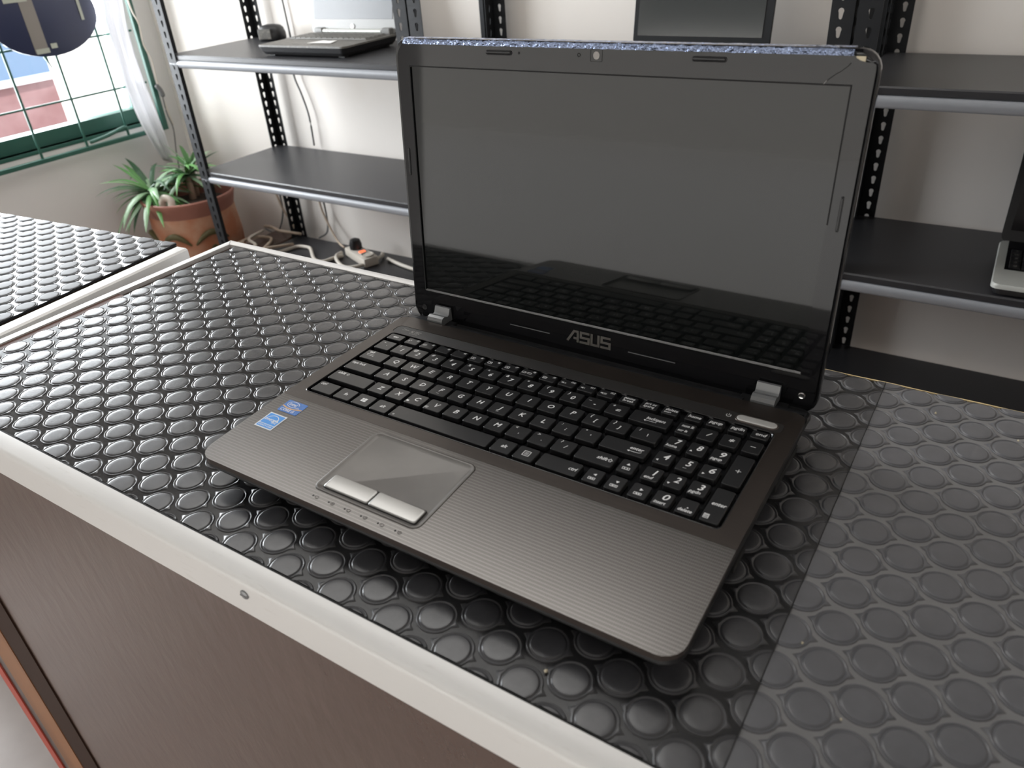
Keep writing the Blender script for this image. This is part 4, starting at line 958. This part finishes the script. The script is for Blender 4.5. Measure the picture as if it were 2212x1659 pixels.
b_ = B(); text(b_, 'energy', -0.0014, 0.0014, 0.0046, z=0.0003, shear=.35, bold=.01); text(b_, 'ENERGY STAR', 0, -0.0063, 0.0022, z=0.0003, shear=0, bold=.01)
c = [(-0.0005 + 0.0066 * math.cos(a), -0.0008 + 0.0072 * math.sin(a)) for a in [math.radians(q) for q in range(5, 176, 10)]]; stroke(b_, c, 0.0005, 0, 0.0003)
c = [(0.0044 + (0.0026 if i % 2 == 0 else 0.0012) * math.cos(math.radians(90 + 36 * i)), 0.0002 + (0.0026 if i % 2 == 0 else 0.0012) * math.sin(math.radians(90 + 36 * i))) for i in range(10)]; stroke(b_, c, 0.0004, 0, 0.0003, closed=True)
obj('sticker_print', b_, 'print', st)

# hinge cover between deck and lid
b_ = B()
hp = [(0.1082, D0 - 0.0010), (0.1100, D0 - 0.0016), (0.1150, D0 - 0.0034), (0.1200, D0 - 0.0070), (0.1225, D0 - 0.0125), (0.1225, D0 - 0.016), (0.1082, D0 - 0.016)]
loft(b_, [[(x, y, z) for y, z in hp] for x in (-0.1350, 0.1385)]); obj('hinge_cover', b_, 'hingecover', lp, smooth=True, angle=.5)
for xa, xb in ((-0.1830, -0.1612), (0.1630, 0.1842)):
    b_ = B(); loft(b_, [[(x, y, z) for y, z in [(0.1082, D0 - 0.0010), (0.1150, D0 - 0.0030), (0.1220, D0 - 0.0085), (0.1225, D0 - 0.016), (0.1082, D0 - 0.016)]] for x in (xa, xb)]); obj('hinge_cover', b_, 'hingecover', lp, smooth=True, angle=.5)
for xa, xb in ((-0.1602, -0.1432), (0.1447, 0.1622)):
    b_ = B(); hp = [(0.1090, D0 - 0.004), (0.1090, D0 + 0.0005), (0.1105, D0 + 0.0030), (0.1135, D0 + 0.0040), (0.1165, D0 + 0.0032), (0.1185, D0 + 0.0022), (0.1205, D0 + 0.0030), (0.1228, D0 + 0.0085), (0.1250, D0 + 0.0085), (0.1250, D0 - 0.004)]
    V = loft(b_, [[(x, y, z) for y, z in hp] for x in (xa, xb)]); obj('hinge', b_, 'silver', lp, smooth=True, angle=.5)
    b_ = bx(xa - 0.010, xb + 0.008, 0.1090, 0.1220, D0 - 0.012, D0 - 0.0035, bev=0.0008); obj('hinge_well', b_, 'black', lp)

# ---- lid : local x, y = depth behind the front face, z = distance up from the hinge line
TH = 85.05137
LL = (0, 0.12569, D0 - 0.009763); LROT = (-math.radians(90 - TH), 0, 0)
def LID(name, bm, m_, parent=lp, **k):
    o = obj(name, bm, m_, parent, **k)
    if parent is lp: o.location = LL; o.rotation_euler = LROT
    return o
def xz_plate(outer, holes, y, thick, **k):
    """plate facing the user: outline given in (x, z), front face at depth y"""
    bm = plate(outer, holes, 0.0, thick, **k)
    for v in bm.verts: v.co = Vector((v.co.x, y - v.co.z, v.co.y))
    return bm
# back cover with a rim
def lr(i, y, xr=0.1885): return [(x, y, z) for x, z in rrect(-0.1885 + i, xr - i, -0.002 + i, 0.2480 - i, 0.0135, 6)]
b_ = B(); loft(b_, [lr(0.0022, 0.0012), lr(0.0004, 0.0004), lr(0.0, 0.0014), lr(0.0, 0.0070), lr(0.0015, 0.0095), lr(0.006, 0.0110)], cap0=False); LID('lid_cover', b_, 'gloss', smooth=True, angle=.7)
b_ = B(); loft(b_, [lr(0.0022, 0.0030), lr(0.0022, 0.0034)]); LID('lid_frame', b_, 'black')
b_ = B(); loft(b_, [lr(0.0023, 0.0013), lr(0.0023, 0.0030)], cap0=False, cap1=False); LID('lid_inner_rim', b_, 'black')
# bezel, its upper right corner broken away
OX0, OX1, OZa, OZb = -0.1735, 0.1735, 0.0298, 0.2262
nn = 6
oc = rrect(-0.1862, 0.1862, -0.0010, 0.2438, [0.0115, 0.0115, 0.0115, 0.0115], nn)
brk = [(0.1862, 0.2360), (0.1858, 0.2388), (0.1835, 0.2399), (0.1800, 0.2400), (0.1765, 0.2408), (0.1740, 0.2422), (0.1728, 0.2438)]
oc = oc[:nn + 1] + brk + oc[2 * (nn + 1):]
ih = rrect(OX0, OX1, OZa, OZb, 0.0015, 3)
camhole = rrect(-0.0046, 0.0036, 0.2356, 0.2432 - 0.0004, 0.0008, 2)
LID('bezel', xz_plate(oc, [ih], 0.0, 0.0022), 'gloss')
LID('screen', bx(OX0 - 0.002, OX1 + 0.002, 0.0012, 0.0022, OZa - 0.002, OZb + 0.002), 'screen')
b_ = B(); stroke(b_, [(OX1 + 0.0003, 0.14), (OX1 + 0.0003, OZb + 0.0004), (OX0 - 0.0004, OZb + 0.0004), (OX0 - 0.0004, OZa)], 0.0010)
for v in b_.verts: v.co = Vector((v.co.x, -0.00008, v.co.y))
LID('screen_gap', b_, 'blackgap')
# bright lower lip of the screen opening
b_ = B(); loft(b_, [[(x, y, z) for y, z in ((0.0014, OZa - 0.0002), (-0.0002, OZa - 0.0004), (-0.0003, OZa + 0.0002), (0.0012, OZa + 0.0010))] for x in (OX0, OX1)])
lipm = mat('screen_lip', (0.30, 0.30, 0.30), 0.25, metal=0.7, bump=(900, 1.0, 0.0006)); LID('screen_lip', b_, lipm)
# reflective strip along the top edge
b_ = B(); random.seed(3); ringsT = []; N_ = 90
for k in range(N_ + 1):
    x = -0.1790 + (0.1722 + 0.1790) * k / N_; j = lambda: random.uniform(-0.00035, 0.00035)
    ringsT.append([(x, -0.0003, 0.2434 + j() * .3), (x, -0.0006 + j() * .4, 0.2456 + j()), (x, 0.0010 + j(), 0.2478 + j() * .6), (x, 0.0045, 0.2484 + j()), (x, 0.0075, 0.2486), (x, 0.0080, 0.2470), (x, 0.0012, 0.2434)])
loft(b_, ringsT); LID('top_edge_tape', b_, 'tape')
# details inside the broken corner
b_ = B(); box(b_, 0.1735, 0.1792, 0.0004, 0.0026, 0.2395, 0.2432); LID('corner_foam', b_, 'chip')
b_ = tube(B(), smooth_path([(0.1735, 0.0016, 0.2446), (0.180, 0.0016, 0.2446), (0.1842, 0.0016, 0.2425), (0.1862, 0.0016, 0.2385)], 5), 0.0003, 5); LID('corner_wire', b_, 'silver')
b_ = tube(B(), smooth_path([(0.1795, 0.0012, 0.2415), (0.1812, 0.0010, 0.2408), (0.1830, 0.0010, 0.2402), (0.1862, 0.0010, 0.2412)], 5), 0.00025, 5); LID('corner_wire', b_, 'silver')
# crack
b_ = B()
pts = [(0.1716, 0.2395), (0.1700, 0.2375), (0.1665, 0.2345), (0.1640, 0.2330), (0.1605, 0.2302), (0.1580, 0.2275), (0.1570, 0.2263)]
stroke(b_, pts, 0.00045)
for v in b_.verts: v.co = Vector((v.co.x, -0.0001, v.co.y))
LID('crack', b_, 'blackgap')
b_ = B(); stroke(b_, [(0.1590, 0.2290), (0.1574, 0.2268)], 0.0003)
for v in b_.verts: v.co = Vector((v.co.x, -0.00013, v.co.y))
LID('crack', b_, 'greyprint')
# rubber pads
def pad(x0, x1, z0, z1):
    r_ = min(x1 - x0, z1 - z0) / 2 - 1e-4
    b2 = B()
    def pr(i, y): return [(x, y, z) for x, z in rrect(x0 + i, x1 - i, z0 + i, z1 - i, max(r_ - i, 0.0003), 5)]
    loft(b2, [pr(0, 0.0004), pr(0, -0.0004), pr(0.0004, -0.0007), pr(0.0008, -0.0003)], cap0=False, cap1=False); a = LID('pad_ring', b2, 'gloss', smooth=True)
    b2 = B(); loft(b2, [pr(0.0009, 0.0), pr(0.0009, -0.0006), pr(0.0014, -0.0011)]); LID('rubber_pad', b2, 'black', smooth=True, angle=.6)
pad(-0.0962, -0.0722, 0.2372, 0.2408); pad(0.0708, 0.0948, 0.2372, 0.2408)
pad(-0.1822, -0.1804, 0.1362, 0.1598); pad(0.1794, 0.1815, 0.1362, 0.1598)
# webcam
def flatxz(bm, y=-0.0001):
    for v in bm.verts: v.co = Vector((v.co.x, y - v.co.z, v.co.y))
    return bm
b_ = B(); stroke(b_, rrect(-0.0052, 0.0040, 0.2350, 0.2433, 0.0006, 2), 0.00025, closed=True); LID('webcam_frame', flatxz(b_, 0.0), 'blackgap')
b_ = B(); strip_poly(b_, [(-0.0006 + 0.0025 * math.cos(2 * PI * k / 20), 0.2391 + 0.0027 * math.sin(2 * PI * k / 20)) for k in range(20)]); LID('webcam_lens', flatxz(b_, 0.0), 'greyprint')
for x, r_ in ((-0.0147, 0.0011), (-0.0660, 0.0007)):
    b_ = B(); stroke(b_, [(x + r_ * math.cos(2 * PI * k / 10), 0.2391 + r_ * math.sin(2 * PI * k / 10)) for k in range(10)], 0.0005, closed=True); LID('pinhole', flatxz(b_, 0.0), 'blackgap')
# logo
b_ = B(); s_ = 0.00098
def lg(pts): stroke(b_, [((-20.3 + x) * s_, 0.0128 + z * s_) for x, z in pts], 0.0021, 0, 0.0006)
lg([(0, 0), (6.5, 10), (11.0, 10)]); lg([(10.2, 9.2), (10.2, 0)]); lg([(6.0, 3.6), (9.4, 3.6)])
lg([(21.5, 10), (13.2, 10), (13.2, 5.4), (20.8, 5.4), (20.8, 1.0), (12.0, 1.0)])
lg([(23.6, 11), (23.6, 1.0), (30.2, 1.0), (30.2, 11)])
lg([(41.5, 10), (33.2, 10), (33.2, 5.4), (40.8, 5.4), (40.8, 1.0), (32.2, 1.0)])
bmesh.ops.solidify(b_, geom=b_.faces[:], thickness=0.0005)
logom = mat('dull_chrome_logo', (0.30, 0.28, 0.26), 0.35, metal=0.4); LID('maker_logo', flatxz(b_, 0.0), logom)
for xa, xb in ((-0.0785, -0.0378), (0.0370, 0.0780)):
    LID('bezel_line', bx(xa, xb, -0.0006, 0.0004, 0.0146, 0.0152), 'silver')
b_ = B(); lathe(b_, [(0.0027, 0), (0.0027, 0.0006), (0.0020, 0.0010), (0.0010, 0.0007)], 16); o = LID('lid_screw', b_, 'chrome', smooth=True, angle=.6)
for v in o.data.vertices: v.co = Vector((v.co.x + 0.1769, -v.co.z, v.co.y + 0.0126))
b_ = B(); lathe(b_, [(0.0028, 0.0002), (0.0028, 0.0007), (0.0022, 0.0005), (0.0018, -0.0003)], 16); o = LID('lid_screw', b_, 'black', smooth=True, angle=.6)
for v in o.data.vertices: v.co = Vector((v.co.x - 0.1765, -v.co.z, v.co.y + 0.0121))
